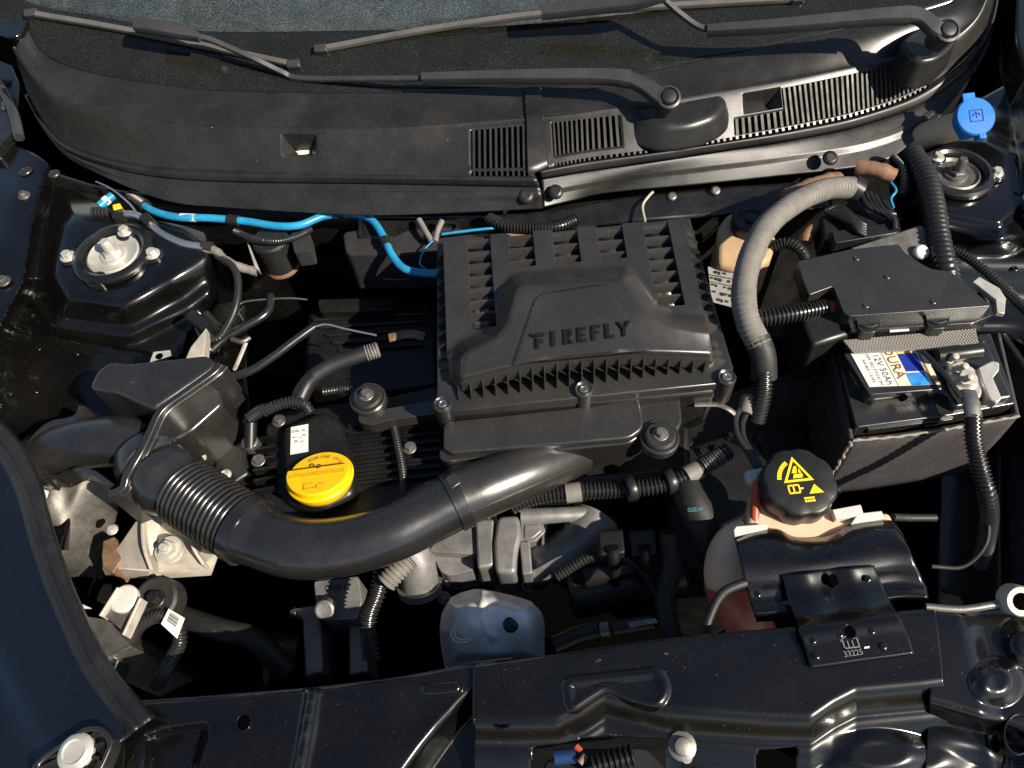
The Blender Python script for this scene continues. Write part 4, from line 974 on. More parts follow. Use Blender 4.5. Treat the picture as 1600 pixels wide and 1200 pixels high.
# ================================================================== battery and what sits on it
bj = thing('battery_jacket', 'grey-brown felt jacket with stitched edges wrapped round the battery', 'battery jacket', P(1450, 720, -.2))
jo = [(1331, 686), (1400, 680), (1480, 668), (1590, 648), (1560, 520), (1304, 548)]
jt = [P(x, y, -.045) for x, y in jo]
def wallsheet(pts, z0f, zb, name, mat, par, th, nz=8, bulge=.004):
    m = MB(); rws = []
    for k in range(nz):
        f = k/(nz-1); rws.append([Vector((q.x, q.y-bulge*math.sin(math.pi*f), q.z+(zb-q.z)*f)) for q in pts])
    return m.grid(rws).build(name, mat, par, ang=50, thick=th, off=0)
wallsheet(even([jt[0], jt[1], jt[2], jt[3]], .01), 0, -.22, 'front_panel', 'felt', bj, .005)
wallsheet(even([jt[5], jt[0]], .01), 0, -.22, 'side_panel', 'felt', bj, .005, bulge=0)
wallsheet(even([jt[3], jt[4]], .01), 0, -.22, 'side_panel', 'felt', bj, .005, bulge=0)
e0 = jt[0]+Vector((-.003, -.004, 0)); st = [e0+Vector((.0015*math.sin(i*2.1), -.0015*math.sin(i*1.3)-.004*math.sin(math.pi*i/30), -.006*i)) for i in range(30)]
MB().tube(st, lambda i, f: .0022+.0008*math.sin(i*2.3), 8).build('stitching', 'thread', bj)
MB().tube([q+Vector((0, -.003, .001+.0012*math.sin(i*1.7))) for i, q in enumerate(even([jt[0], jt[1], jt[2], jt[3]], .006))], lambda i, f: .0018+.0007*math.sin(i*1.9), 8).build('stitching', 'thread', bj)
ba = thing('battery', 'black car battery with a cream and blue printed label', 'battery', P(1450, 640, -.2))
prism_px('case', rounded([(1338, 668), (1484, 649), (1588, 630), (1548, 520), (1306, 548)], 6), -.034, -.20, 'black_plastic', ba, .004, 3)
prism_px('lid', rounded([(1362, 626), (1478, 612), (1492, 636), (1584, 620), (1540, 530), (1316, 548), (1330, 590)], 7), -.020, -.05, 'black_plastic', ba, .004, 3)
prism_px('raised_panel', rounded([(1318, 552), (1444, 541), (1474, 608), (1359, 617)], 5), -.010, -.04, 'black_plastic', ba, .005, 3)
prism_px('lip', rounded([(1356, 655), (1490, 640), (1490, 655), (1356, 672)], 3), -.040, -.05, 'black_plastic', ba, .002)
MB().lathe(P(1411, 622, -.018), (0, -1, .15), [(.006, -.002), (.006, .0012), (.004, .0014)], 18).build('vent_hole', 'void', ba)
zl_ = -.0098
LQ = [P(1329, 553, zl_), P(1441, 544, zl_), P(1469, 601, zl_), P(1358, 605, zl_)]
lab = decal(LQ, 'cream_label', ba, 'label', .0004)
def LB(u, v): return (LQ[0].lerp(LQ[1], u)).lerp(LQ[3].lerp(LQ[2], u), v)
def lq(u0, u1, v0, v1, mat, nm, l=.0009): decal([LB(u0, v0), LB(u1, v0), LB(u1, v1), LB(u0, v1)], mat, lab, nm, l)
lq(0.0, .40, 0, 1, 'white_label', 'label_field'); lq(.62, .88, .12, .62, 'label_blue', 'label_field'); lq(.60, .86, .66, 1.0, 'label_sky', 'label_field')
lq(.62, .84, 0, .11, 'label_yellow', 'label_field'); lq(.90, .93, 0, 1, 'brown_ink', 'label_stripe'); lq(.405, .415, 0, 1, 'brown_ink', 'label_stripe'); lq(.895, 1.0, .86, .96, 'brown_ink', 'label_stripe', .0012)
dn = (LB(.4, 1)-LB(.4, 0)).normalized(); rg = (LB(1, .5)-LB(0, .5)).normalized()
text('DURA', LB(.51, .36), dn, rg, .0190, 'brown_ink', lab, .0002, 'label_print', .0014)
text('12V 50Ah', LB(.31, .52), dn, rg, .0128, 'ink', lab, .0002, 'label_print', .0014)
text('250A (IEC) 277(CA) EN)', LB(.20, .52), dn, rg, .0052, 'ink', lab, .0002, 'label_print', .0014)
text('50A 80/S 115/35A', LB(.11, .55), dn, rg, .0052, 'ink', lab, .0002, 'label_print', .0014)
# hold-down webbing
sb = thing('webbing_strap', 'woven grey webbing strap across the battery under the fuse box', 'strap', P(1425, 535, -.02))
Ws = MB(); a0, a1, b0, b1 = P(1318, 532, -.004), P(1524, 514, -.004), P(1334, 552, -.006), P(1530, 541, -.006)
for i in range(84):
    f0, f1 = i/84, (i+.82)/84
    for j in range(8):
        g0, g1 = j/8, (j+.8)/8; hh = .0012 if (i+j) % 2 else .0004
        c = [a0.lerp(a1, f0).lerp(b0.lerp(b1, f0), g0), a0.lerp(a1, f1).lerp(b0.lerp(b1, f1), g0), a0.lerp(a1, f1).lerp(b0.lerp(b1, f1), g1), a0.lerp(a1, f0).lerp(b0.lerp(b1, f0), g1)]
        Ws.prism([q+Vector((0, 0, hh)) for q in c], [q+Vector((0, 0, -.0015)) for q in c])
o = Ws.build('weave', 'webbing', sb); o['kind'] = 'stuff'
MB().prism([q+Vector((0, 0, -.001)) for q in (a0, a1, b1, b0)], [q+Vector((0, 0, -.003)) for q in (a0, a1, b1, b0)]).build('band', 'webbing', sb)
# fuse box
fb = thing('fuse_box', 'flat black fuse box lid with two clips on top of the battery', 'fuse box', P(1400, 460, -.03))
fo_ = rounded([(1246, 408), (1330, 389), (1404, 381), (1414, 394), (1440, 412), (1455, 420), (1486, 424), (1507, 442), (1549, 478), (1400, 489), (1328, 494), (1318, 488), (1302, 447), (1264, 461), (1256, 440)], 4)
prism_px('lid', fo_, .024, -.004, 'cover_plastic', fb, .0025, 3)
prism_px('skirt', rounded([(1322, 490), (1548, 476), (1552, 492), (1520, 505), (1330, 516)], 4), .010, -.020, 'black_plastic', fb, .003)
prism_px('body', [(1264, 464), (1300, 455), (1330, 500), (1336, 520), (1270, 540), (1240, 470)], .0, -.10, 'dark_plastic', fb, .006)
for cx_, cy_ in ((1358, 505), (1466, 499)):
    prism_px('clip', rounded([(cx_-20, cy_-8), (cx_+20, cy_-11), (cx_+16, cy_+8), (cx_+8, cy_+14), (cx_-10, cy_+15), (cx_-17, cy_+8)], 3), .014, -.006, 'black_plastic', fb, .002)
    MB().tube([P(cx_-12+24*i/8, cy_+3+3*math.sin(i*math.pi/8), .0155) for i in range(9)], .0022, 8).build('clip_tongue', 'dark_plastic', fb)
for q in ((1386, 433), (1353, 478), (1458, 472), (1338, 404)): bolt(P(q[0], q[1], .0242), .0045, 'dome', 'cover_plastic', fb, name='screw')
decal([P(1390, 514, .004), P(1420, 512, .004), P(1420, 518, .004), P(1390, 520, .004)], 'white_label', fb, 'small_label', .001)
# negative clamp, cable
cl = thing('battery_clamp', 'pale metal clamp with studs on the battery terminal next to the label', 'battery clamp', P(1500, 600, -.02))
MB().lathe(P(1506, 600, -.012), (0, 0, 1), [(.017, -.01), (.017, .006), (.013, .009), (.011, .016), (.004, .017)], 24).build('terminal_post', 'white_zinc', cl)
for q in ((1487, 560, .008), (1502, 575, .006), (1510, 592, .010)):
    p = P(*q); MB().lathe(p, (.1, -.3, 1), [(.0062, -.018), (.0062, -.004), (.0045, -.003), (.0045, .010), (.003, .011)], 14).build('stud', 'cream_metal', cl)
prism_px('clamp_body', rounded([(1478, 572), (1500, 560), (1530, 580), (1540, 602), (1532, 622), (1505, 626), (1490, 605)], 6), -.004, -.018, 'white_zinc', cl, .003)
prism_px('side_bracket', rounded([(1528, 574), (1550, 563), (1562, 566), (1562, 578), (1552, 590), (1566, 622), (1558, 630), (1546, 622), (1536, 600)], 3), .0, -.016, 'white_zinc', cl, .002)
hose('cross_tube', [(1464, 556, .004), (1500, 552, .006), (1530, 548, .006)], .0105, 'dark_plastic', cl)
hose('fuse_link', [(1440, 548, .004), (1455, 562, .006), (1480, 590, .006), (1502, 622, .004)], .004, 'dark_plastic', cl, squash=.5)
bc = thing('battery_cable', 'thick corrugated cable hanging from the battery clamp down the jacket', 'cable', P(1540, 800, -.2))
hose('lug', [(1512, 612, .0), (1518, 632, .002), (1521, 652, -.002)], .011, 'dull_steel', bc, squash=.55)
hose('sheath', [(1520, 648, -.004), (1522, 690, -.02), (1532, 735, -.035), (1543, 775, -.05), (1546, 810, -.085), (1540, 850, -.14), (1532, 880, -.2)], .0115, 'corrugated_black', bc, .0052, .2)

# ================================================================== looms and hoses at the back right
th = thing('wrapped_hose', 'thick arched hose wrapped in grey cloth tape, rising from the plug block', 'hose', P(1190, 560, -.05))
hp = even(px_path([(1332, 293, .028), (1290, 296, .045), (1240, 318, .060), (1196, 356, .068), (1172, 405, .066), (1162, 455, .056), (1168, 500, .042), (1188, 542, .024)], 160), .0011)
MB().tube(hp, lambda i, f: .0163*(1+.06*((i % 6)/6)+.015*math.sin(i*.11)), 24).build('tape_wrap', 'grey_tape', th, ang=20)
hose('sleeve', [(1182, 528, .030), (1192, 556, .016), (1194, 590, -.01)], .0175, 'rubber', th)
hose('inner_loom', [(1192, 560, .012), (1193, 610, -.01), (1182, 660, -.04)], .012, 'corrugated_black', th, .005, .2)
pc = thing('plug_block', 'ribbed black plug block at the end of the arched grey hose', 'connector', P(1345, 345, -.02))
prism_px('housing', rounded([(1282, 338), (1320, 318), (1345, 300), (1388, 310), (1408, 340), (1406, 362), (1310, 378), (1288, 372)], 5), -.002, -.05, 'dark_plastic', pc, .004)
for k in range(5):
    hose('ridge', [(1288+4*k, 330-6*k*.4+k*4, .006), (1312+5*k, 322+k*7, .012), (1340, 345+k*4, .010), (1352, 352+k*4, .006)], .0042, 'dark_plastic', pc)
for k in range(4):
    hose('ridge', [(1342+8*k, 294+k*4, .016), (1352+9*k, 318+k*3, .016), (1372+8*k, 330+k*4, .012), (1398, 335+k*8, .006)], .0045, 'dark_plastic', pc)
hose('collar', [(1328, 292, .028), (1342, 300, .022)], .020, 'dark_plastic', pc)
prism_px('lever', rounded([(1300, 362), (1404, 346), (1408, 362), (1305, 380)], 3), .004, -.02, 'dark_plastic', pc, .002)
hose('loom', [(1225, 310, .0), (1255, 296, .006), (1290, 284, .006), (1310, 281, .0)], .013, 'brown_tape', label='brown taped loom emerging under the cowl behind the plug block', cat='loom', wob=.12)
hose('loom', [(1338, 262, .014), (1368, 265, .02), (1396, 276, .014)], .0125, 'brown_tape', label='short brown taped loom end close under the cowl lip', cat='loom', wob=.12)
hose('loom', [(1280, 350, -.02), (1262, 365, -.025), (1258, 380, -.03)], .010, 'brown_tape', label='brown taped loom stub left of the plug block', cat='loom', wob=.12)
hose('hose', [(1425, 240, .02), (1446, 275, .024), (1458, 320, .02), (1466, 370, .012), (1478, 425, .002), (1490, 460, -.02)], .0170, 'corrugated_black', None, .0085, .10, label='wide shiny ribbed black hose dropping from the cowl to the fuse box', cat='hose')
hose('hose', [(1396, 246, .014), (1410, 262, .016), (1414, 285, .012), (1410, 305, .004)], .0075, 'corrugated_black', None, .0045, .2, label='narrow corrugated hose curling beside the wide ribbed hose', cat='hose')
hose('hose', [(1478, 388, .004), (1510, 402, .006), (1545, 428, .004), (1580, 462, -.002), (1625, 505, -.01)], .0078, 'corrugated_black', None, .0045, .2, label='thin corrugated hose running over the wing behind the fuse box', cat='hose')
hose('wire', [(1392, 285, .012), (1400, 298, .012), (1392, 310, .008), (1396, 325, .004)], .0022, 'blue_hose', label='thin pale blue wire beside the plug block', cat='wire')
hose('hose', [(1150, 505, -.01), (1190, 498, .0), (1240, 490, .004), (1290, 480, .0)], .0135, 'corrugated_black', None, .0056, .2, label='shiny corrugated hose entering the side of the fuse box', cat='hose')
tag(MB().lathe(P(1288, 481, .0), (1, .1, 0), [(.010, 0), (.010, .012), (.008, .014)], 16).build('end_plug', 'red_plastic'), 'small red plug end where the corrugated hose meets the fuse box', 'plug')
hose('hose', [(1200, 388, -.01), (1228, 380, .0), (1250, 390, .0), (1262, 410, -.01)], .009, 'corrugated_black', None, .0048, .2, label='short corrugated hose behind the arched grey hose', cat='hose')
pb = thing('plate_bracket', 'tilted grey plate bracket standing behind the fuse box', 'bracket', P(1440, 390, -.02))
MB().prism([P(x, y, z) for x, y, z in ((1330, 388, .004), (1440, 352, .012), (1452, 362, .012), (1448, 402, .0), (1412, 402, .0))], [P(x, y, z)+Vector((0, .004, -.004)) for x, y, z in ((1330, 388, .004), (1440, 352, .012), (1452, 362, .012), (1448, 402, .0), (1412, 402, .0))]).build('sheet', 'dull_steel', pb, .001)
MB().lathe(P(1440, 394, .006), (0, -.5, 1), [(.011, -.006), (.011, .002), (.009, .004)], 18).build('spacer', 'white_plastic', pb)
sp2 = thing('hinge_bracket', 'pale folded steel bracket at the far corner of the fuse box', 'bracket', P(1555, 470, -.03))
prism_px('strap_plate', [(1520, 440), (1530, 432), (1562, 450), (1572, 466), (1570, 490), (1558, 488), (1556, 468)], .006, -.002, 'white_zinc', sp2, .001)
prism_px('foot', [(1530, 452), (1555, 470), (1556, 486), (1545, 476)], .0, -.02, 'dull_steel', sp2, .001)
# brake fluid reservoir
br = thing('brake_fluid_reservoir', 'beige brake fluid reservoir with black cap beside the arched grey hose', 'reservoir', P(1150, 400, -.08))
prism_px('tank', rounded([(1122, 352), (1140, 330), (1190, 335), (1215, 372), (1205, 405), (1165, 425), (1120, 412)], 10), -.004, -.09, 'reservoir_plastic', br, .008, 3)
MB().lathe(P(1172, 352, .0), (0, 0, 1), [(.028, -.01), (.030, -.004), (.030, .014), (.028, .017), (.020, .017), (.018, .013), (.01, .013), (.009, .017), (.004, .017)], 32).build('cap', 'dark_plastic', br)
rl = thing('paper_label', 'curled white printed label between filter housing and arched grey hose', 'label', P(1125, 450, -.03))
lq4 = [P(1106, 417, -.020), P(1146, 424, -.014), P(1150, 482, -.03), P(1112, 472, -.034)]
MB().prism([q+Vector((0, 0, .0005)) for q in lq4], lq4).build('paper', 'dull_paper', rl)
nl = (lq4[1]-lq4[0]).cross(lq4[3]-lq4[0]).normalized(); nl = nl if nl.z > 0 else -nl
for i, s_ in enumerate(('1010  52', 'W1  11217', 'MADE IN', '100 10', '51 00')):
    for k_ in range(5):
        f0_, f1_ = (i+.45)/5.2, (i+.45+.25+.1*((i*3+k_) % 3))/5.2; u0_, u1_ = .08+.17*k_, .08+.17*k_+.06+.03*((i+k_*2) % 4)
        if (i+k_) % 4: decal([lq4[0].lerp(lq4[3], f0_).lerp(lq4[1].lerp(lq4[2], f0_), u0_)+nl*.0008, lq4[0].lerp(lq4[3], f0_).lerp(lq4[1].lerp(lq4[2], f0_), u1_)+nl*.0008, lq4[0].lerp(lq4[3], f1_).lerp(lq4[1].lerp(lq4[2], f1_), u1_)+nl*.0008, lq4[0].lerp(lq4[3], f1_).lerp(lq4[1].lerp(lq4[2], f1_), u0_)+nl*.0008], 'ink', rl, 'label_print', .0006)
for f in (.22, .42): decal([lq4[0].lerp(lq4[3], f)+nl*.001, lq4[1].lerp(lq4[2], f)+nl*.001, lq4[1].lerp(lq4[2], f+.012)+nl*.001, lq4[0].lerp(lq4[3], f+.012)+nl*.001], 'ink', rl, 'label_rule', .0006)

# ================================================================== washer filler
wt = thing('washer_filler', 'beige washer filler neck with a bright blue flip cap', 'washer filler', P(1480, 200, -.03))
hose('neck', [(1424, 222, -.02), (1452, 210, .0), (1485, 200, .022), (1512, 192, .040)], .0225, 'beige_tank', wt, seg=24)
ca = Vector((-.02, -.48, .87)).normalized(); cp = P(1524, 182, .060)
MB().lathe(cp, ca, [(.024, -.036), (.025, -.03), (.026, -.006), (.031, -.004), (.031, .0), (.029, .0025), (.015, .003)], 36).build('cap', 'blue_plastic', wt)
xa = Vector((1, 0, 0)); xa = (xa-ca*xa.dot(ca)).normalized(); ya = ca.cross(xa)
MB().box(cp+ya*.031-xa*.006, xa*.010, ya*.008, ca*.002).build('thumb_tab', 'blue_plastic', wt, .0015)
MB().box(cp-ya*.031+xa*.006-ca*.006, xa*.006, ya*.006, ca*.008).build('hinge', 'blue_plastic', wt, .0015)
m = MB()
for s_ in (-1, 1):
    m.tube([cp+ca*.0032+xa*(.010*s_)+ya*.009, cp+ca*.0032+xa*(.010*s_)-ya*.009], .0008, 6); m.tube([cp+ca*.0032+ya*(.009*s_)-xa*.010, cp+ca*.0032+ya*(.009*s_)+xa*.010], .0008, 6)
m.tube([cp+ca*.0032+xa*(.006*math.cos(a))+ya*(.005*math.sin(a)-.001) for a in lin(.2, 2.9, 12)], .0008, 6); m.tube([cp+ca*.0032-ya*.004, cp+ca*.0032+ya*.007], .0008, 6)
m.build('washer_symbol', 'label_blue', wt)

# ================================================================== coolant tank, bracket
ct = thing('coolant_tank', 'translucent orange coolant expansion tank showing red coolant at its end', 'coolant tank', P(1240, 900, -.15))
prism_px('shoulder', rounded([(1178, 760), (1198, 760), (1215, 795), (1250, 806), (1300, 792), (1330, 800), (1392, 800), (1400, 830), (1300, 850), (1200, 850), (1166, 826)], 10), -.030, -.08, 'coolant_tank_plastic', ct, .010, 4)
MB().lathe(P(1252, 772, -.03), (0, 0, 1), [(.045, -.04), (.040, -.01), (.036, .004)], 28).build('neck', 'coolant_tank_plastic', ct)
ep = even(px_path([(1176, 838, -.055), (1150, 858, -.065), (1142, 900, -.085), (1156, 945, -.11), (1180, 985, -.14)], 40), .006)
MB().tube(ep, lambda i, f: .026+.008*math.sin(math.pi*min(1, f*1.15)), 24).build('end_bulge', 'coolant_tank_plastic', ct)
MB().tube([q+Vector((-.002, -.004, .0015)) for q in ep[len(ep)//2-1:]], lambda i, f: .0345-.006*f, 24).build('coolant_level', 'coolant', ct)
hose('side_rib', [(1184, 752, -.02), (1180, 790, -.028), (1178, 830, -.04)], .006, 'red_plastic', ct)
for q in ([(1146, 828), (1150, 822), (1198, 818), (1200, 826), (1148, 838)], [(1300, 796), (1345, 788), (1350, 804), (1306, 812)], [(1340, 802), (1378, 798), (1382, 810), (1330, 818)]):
    prism_px('pad', q, -.020, -.03, 'white_plastic', ct, .001)
cq = P(1250, 752, .006)
lob = lambda a: 1-.055*(.5+.5*math.cos(8*a))**2
cc_ = MB().lathe(cq, (0, -.06, 1), [(.046, -.034), (.047, -.030), (.0465, -.004), (.0445, .0), (.042, .0015), (.02, .0015)], 96, lob=lob).build('cap', 'dark_plastic', ct)
pn = Vector((0, -.06, 1)).normalized(); px_ = Vector((1, 0, 0)); py_ = pn.cross(px_)
def sym(pls, nm, z=.0019, mat='yellow_print', th_=.0004):
    m = MB()
    for pl in pls:
        q = [cq+px_*a+py_*b+pn*z for a, b in pl]; m.prism([v+pn*th_ for v in q], q)
    m.build(nm, mat, cc_)
def frame_tri(cx, cy, s, w_):
    o = [(cx-s, cy-s*.8), (cx+s, cy-s*.8), (cx, cy+s)]; c = (cx, cy-.2*s); i = [(c[0]+(x-c[0])*w_, c[1]+(y-c[1])*w_) for x, y in o]
    return [[o[k], o[(k+1) % 3], i[(k+1) % 3], i[k]] for k in range(3)]
sym(frame_tri(-.002, .014, .0185, .74), 'warning_triangle')
sym([[(-.008, .004), (.004, .004), (.005, .009), (-.006, .009)], [(-.008, .011), (-.002, .010), (.0, .019), (-.003, .020)], [(.0, .011), (.004, .010), (.002, .017)]], 'hand_symbol')
sym([[(.006, -.018), (.024, -.018), (.015, -.006)]], 'warning_triangle')
sym([[(-.018, -.016), (-.004, -.016), (-.004, -.014), (-.018, -.014)], [(-.018, -.006), (-.004, -.006), (-.004, -.004), (-.018, -.004)], [(-.018, -.016), (-.016, -.016), (-.016, -.004), (-.018, -.004)], [(-.012, -.016), (-.010, -.016), (-.010, -.004), (-.012, -.004)], [(-.005, -.015), (-.003, -.015), (-.003, -.005), (-.005, -.005)], [(-.003, -.011), (.001, -.011), (.001, -.009), (-.003, -.009)]], 'book_symbol')
sym([[(.031*math.cos(a+w_)*k+.004, .031*math.sin(a+w_)*k) for w_, k in ((-.045, .86), (.045, .86), (.045, 1.03), (-.045, 1.03))] for a in lin(2.15, 2.95, 8)], 'print_arc')
sym([[(x_, y_), (x_+.0028, y_), (x_+.0028, y_+.0026), (x_, y_+.0026)] for y_ in (-.0245, -.0282) for x_ in (-.002, .0013, .0046, .0079)], 'print_lines')
kb = thing('tank_bracket', 'folded glossy black sheet bracket holding the coolant tank to the crossmember', 'bracket', P(1300, 930, -.02))
topl = [(1146, 842), (1180, 828), (1214, 826), (1240, 838), (1275, 840), (1305, 832), (1330, 818), (1384, 812), (1400, 818)]
r1 = [(1150, 850), (1185, 842), (1218, 842), (1244, 852), (1278, 852), (1308, 846), (1336, 834), (1392, 826), (1412, 838)]
r2 = [(1162, 905), (1195, 903), (1225, 900), (1255, 897), (1285, 894), (1315, 891), (1345, 888), (1395, 880), (1430, 880)]
r3 = [(1172, 940), (1205, 938), (1232, 935), (1262, 932), (1290, 928), (1320, 925), (1350, 922), (1405, 914), (1448, 920)]
r4 = [(1182, 972), (1210, 970), (1240, 967), (1268, 962), (1296, 958), (1325, 955), (1355, 952), (1410, 944), (1452, 942)]
S = surf([[P(x, y, z) for x, y in l] for l, z in ((topl, -.026), (r1, -.010), ([(a[0]*.5+b[0]*.5, a[1]*.5+b[1]*.5) for a, b in zip(r1, r2)], -.002), (r2, -.006), ([(a[0]*.4+b[0]*.6, a[1]*.4+b[1]*.6) for a, b in zip(r2, r3)], -.016), (r3, -.019), ([(a[0]*.4+b[0]*.6, a[1]*.4+b[1]*.6) for a, b in zip(r3, r4)], -.014), (r4, -.030))])
MB().grid([[S(u, v) for u in lin(0, 8, 60)] for v in lin(0, 7, 60)]).build('sheet', 'gloss_paint', kb, ang=60, thick=.002)
tq = [[(1222, 899), (1258, 895), (1294, 890), (1330, 887), (1366, 883)], [(1230, 930), (1268, 926), (1304, 921), (1340, 917), (1378, 913)], [(1240, 962), (1276, 957), (1314, 952), (1352, 947), (1392, 942)], [(1248, 985), (1284, 980), (1324, 974), (1362, 969), (1404, 962)], [(1258, 1012), (1296, 1006), (1336, 1000), (1376, 994), (1418, 990)], [(1267, 1043), (1307, 1038), (1346, 1032), (1386, 1027), (1428, 1021)]]
zt_ = [-.002, -.008, .000, .0175, .0165, .0155]
S2 = surf([[P(x, y, z+(.005 if (k in (1, 3)) and z < .002 else 0)) for k, (x, y) in enumerate(l)] for l, z in zip(tq, zt_)])
MB().grid([[S2(u, v) for u in lin(0, 4, 40)] for v in lin(0, 5, 50)]).build('tongue', 'gloss_paint', kb, ang=60, thick=.002)
hole((1303, 906), .0045, .003, kb, .007); hole((1328, 987), .0058, .018, kb, .007)
for q in ((1270, 1001), (1312, 991), (1362, 986), (1380, 1010), (1275, 1025), (1356, 904), (1184, 928)): bolt(P(q[0], q[1], .0172 if q[1] > 950 else .0), .0042, 'dome', 'gloss_paint', kb, name='weld_spot')
text('33225', P(1333, 1021, .0165), (1, .04, 0), (0, 1, 0), .0085, 'stamp', kb, .0004, 'stamped_number')
m = MB(); b0 = P(1329, 1007, .0168)
for a, b, c_, d in ((-.008, -.004, -.0068, .005), (-.008, -.004, .009, -.003), (-.003, -.003, -.002, .004), (.002, -.003, .003, .004), (.0078, -.003, .009, .005)):
    q = [b0+Vector((a, b, .0002)), b0+Vector((c_, b, .0002)), b0+Vector((c_, d, .0002)), b0+Vector((a, d, .0002))]; m.prism([v+Vector((0, 0, .0005)) for v in q], q)
m.tube([b0+Vector((.010*math.cos(a), .002+.007*math.sin(a), .0004)) for a in lin(.3, 2.9, 14)], .0005, 6); m.build('stamped_emblem', 'stamp', kb)
decal([P(1350, 1011, .0165), P(1358, 1010, .0165), P(1358, 1013, .0165), P(1350, 1014, .0165)], 'white_label', kb, 'paint_chip', .001)
hose('pipe', [(1100, 1000, -.03), (1108, 965, -.02), (1128, 928, -.012), (1160, 912, -.012), (1178, 908, -.02)], .0055, 'rubber', label='thin black rubber pipe bending round the end of the coolant tank', cat='pipe')
# stay behind the crossmember end
bc2 = thing('release_stay', 'thin pale stay rod ending in a big white ring bush at the right edge', 'stay', P(1560, 945, .0))
hose('rod', [(1446, 948, .004), (1500, 952, .006), (1550, 945, .008), (1588, 938, .012)], .0042, 'dull_steel', bc2)
MB().lathe(P(1585, 937, .012), (0, -.45, .9), [(.0095, .012), (.0155, .012), (.017, .009), (.017, -.006), (.010, -.008)], 28).build('ring_bush', 'cream_metal', bc2)
MB().lathe(P(1585, 937, .012), (0, -.45, .9), [(.0095, .008), (.0095, .0123), (.007, .0124)], 20).build('bore', 'void', bc2)
hose('hose', [(1462, 809, -.075), (1420, 809, -.07), (1395, 808, -.06)], .005, 'rubber', label='short black rubber stub hose behind the coolant tank bracket', cat='hose')
hose('cable', [(1545, 800, -.08), (1540, 850, -.1), (1505, 885, -.12), (1455, 885, -.12)], .003, 'rubber', label='thin black cable looping in the dark below the battery', cat='cable')

# ================================================================== loom in front of the engine
hl_ = thing('engine_loom', 'long corrugated engine loom with tape wraps running beneath the filter housing', 'loom', P(960, 770, -.09))
lp_ = [(800, 790, -.09), (840, 775, -.08), (900, 768, -.075), (960, 765, -.075), (1020, 760, -.07), (1062, 748, -.065), (1100, 728, -.06), (1140, 704, -.055)]
hose('conduit', lp_, .0125, 'corrugated_black', hl_, .0055, .2)
hose('tape_wrap', [(884, 771, -.076), (908, 768, -.075)], .0138, 'grey_tape', hl_); hose('tape_wrap', [(1072, 744, -.063), (1092, 733, -.061)], .0138, 'grey_tape', hl_)
hose('tape_wrap', [(1098, 729, -.060), (1128, 711, -.056)], .0132, 'dull_steel', hl_, .004, .12)
for q in ((1046, 752), (985, 763)): MB().lathe(P(q[0], q[1], -.066), (1, .2, 0), [(.017, -.006), (.018, -.004), (.018, .004), (.017, .006)], 18).build('clip', 'dark_plastic', hl_)
hose('wire', [(1168, 628, -.03), (1150, 650, -.03), (1152, 680, -.03), (1170, 708, -.03), (1184, 732, -.03)], .0045, 'corrugated_black', label='grey-black wire bending above the coolant cap to a small white plug', cat='wire')
hose('wire', [(1172, 640, -.035), (1160, 660, -.035), (1162, 686, -.035), (1178, 712, -.032), (1190, 735, -.03)], .0045, 'corrugated_black', label='second wire of the bent pair above the coolant cap', cat='wire')
o = hose('connector', [(1172, 622, -.03), (1164, 648, -.035)], .012, 'grey_tape'); tag(o, 'grey connector hanging at the front corner of the filter housing', 'connector')
o = prism_px('connector', rounded([(1164, 736), (1192, 730), (1196, 744), (1184, 756), (1170, 750)], 3), -.02, -.035, 'white_plastic', None, .002); tag(o, 'small white plug at the side of the coolant cap', 'connector')
rh = thing('radiator_hose', 'black rubber radiator hose with pale printed letters near the coolant tank', 'hose', P(1090, 800, -.1))
hose('tube', [(1066, 745, -.085), (1078, 772, -.075), (1092, 805, -.08), (1112, 850, -.12), (1130, 880, -.2)], .022, 'rubber', rh, seg=24)
text('GSEW', P(1086, 797, -.054), (1, -.05, 0), (0, 1, .2), .0075, 'teal_print', rh, .0003, 'print', .002)
hose('strap', [(1085, 632, -.02), (1120, 632, -.02), (1140, 640, -.022), (1152, 650, -.03)], .004, 'dull_steel', squash=.4, label='thin bent metal strap at the foot of the filter housing', cat='strap')
# coil plugs and injector bits beyond the manifold
for i, (x, y, z) in enumerate(((955, 850, -.11), (1005, 850, -.12))):
    t = thing('injector_plug', ('dark plug block beside the manifold runner, nearer the oil cap', 'dark plug block beside the manifold runner, nearer the coolant tank')[i], 'connector', P(x, y, z-.05), 'plug blocks beside the manifold')
    prism_px('housing', rounded([(x-22, y-20), (x+18, y-24), (x+22, y+14), (x-18, y+18)], 4), z, z-.06, 'engine_black', t, .004)
    hose('tail', [(x+2, y+5, z+.004), (x+4, y+30, z-.02), (x+6, y+60, z-.08)], .009, 'engine_black', t)
ls = thing('lambda_sensor', 'black oxygen sensor plug with pale collar just behind the crossmember plate', 'sensor', P(930, 995, -.12))
hose('body', [(868, 1008, -.13), (905, 992, -.12), (938, 984, -.11)], .012, 'engine_black', ls); hose('collar', [(938, 984, -.11), (952, 982, -.108)], .010, 'dull_steel', ls); hose('clip_tail', [(958, 982, -.105), (1020, 972, -.10)], .010, 'engine_black', ls)
prism_px('tag', [(980, 972), (1025, 965), (1028, 972), (984, 980)], -.088, -.095, 'dull_steel', ls, .001)

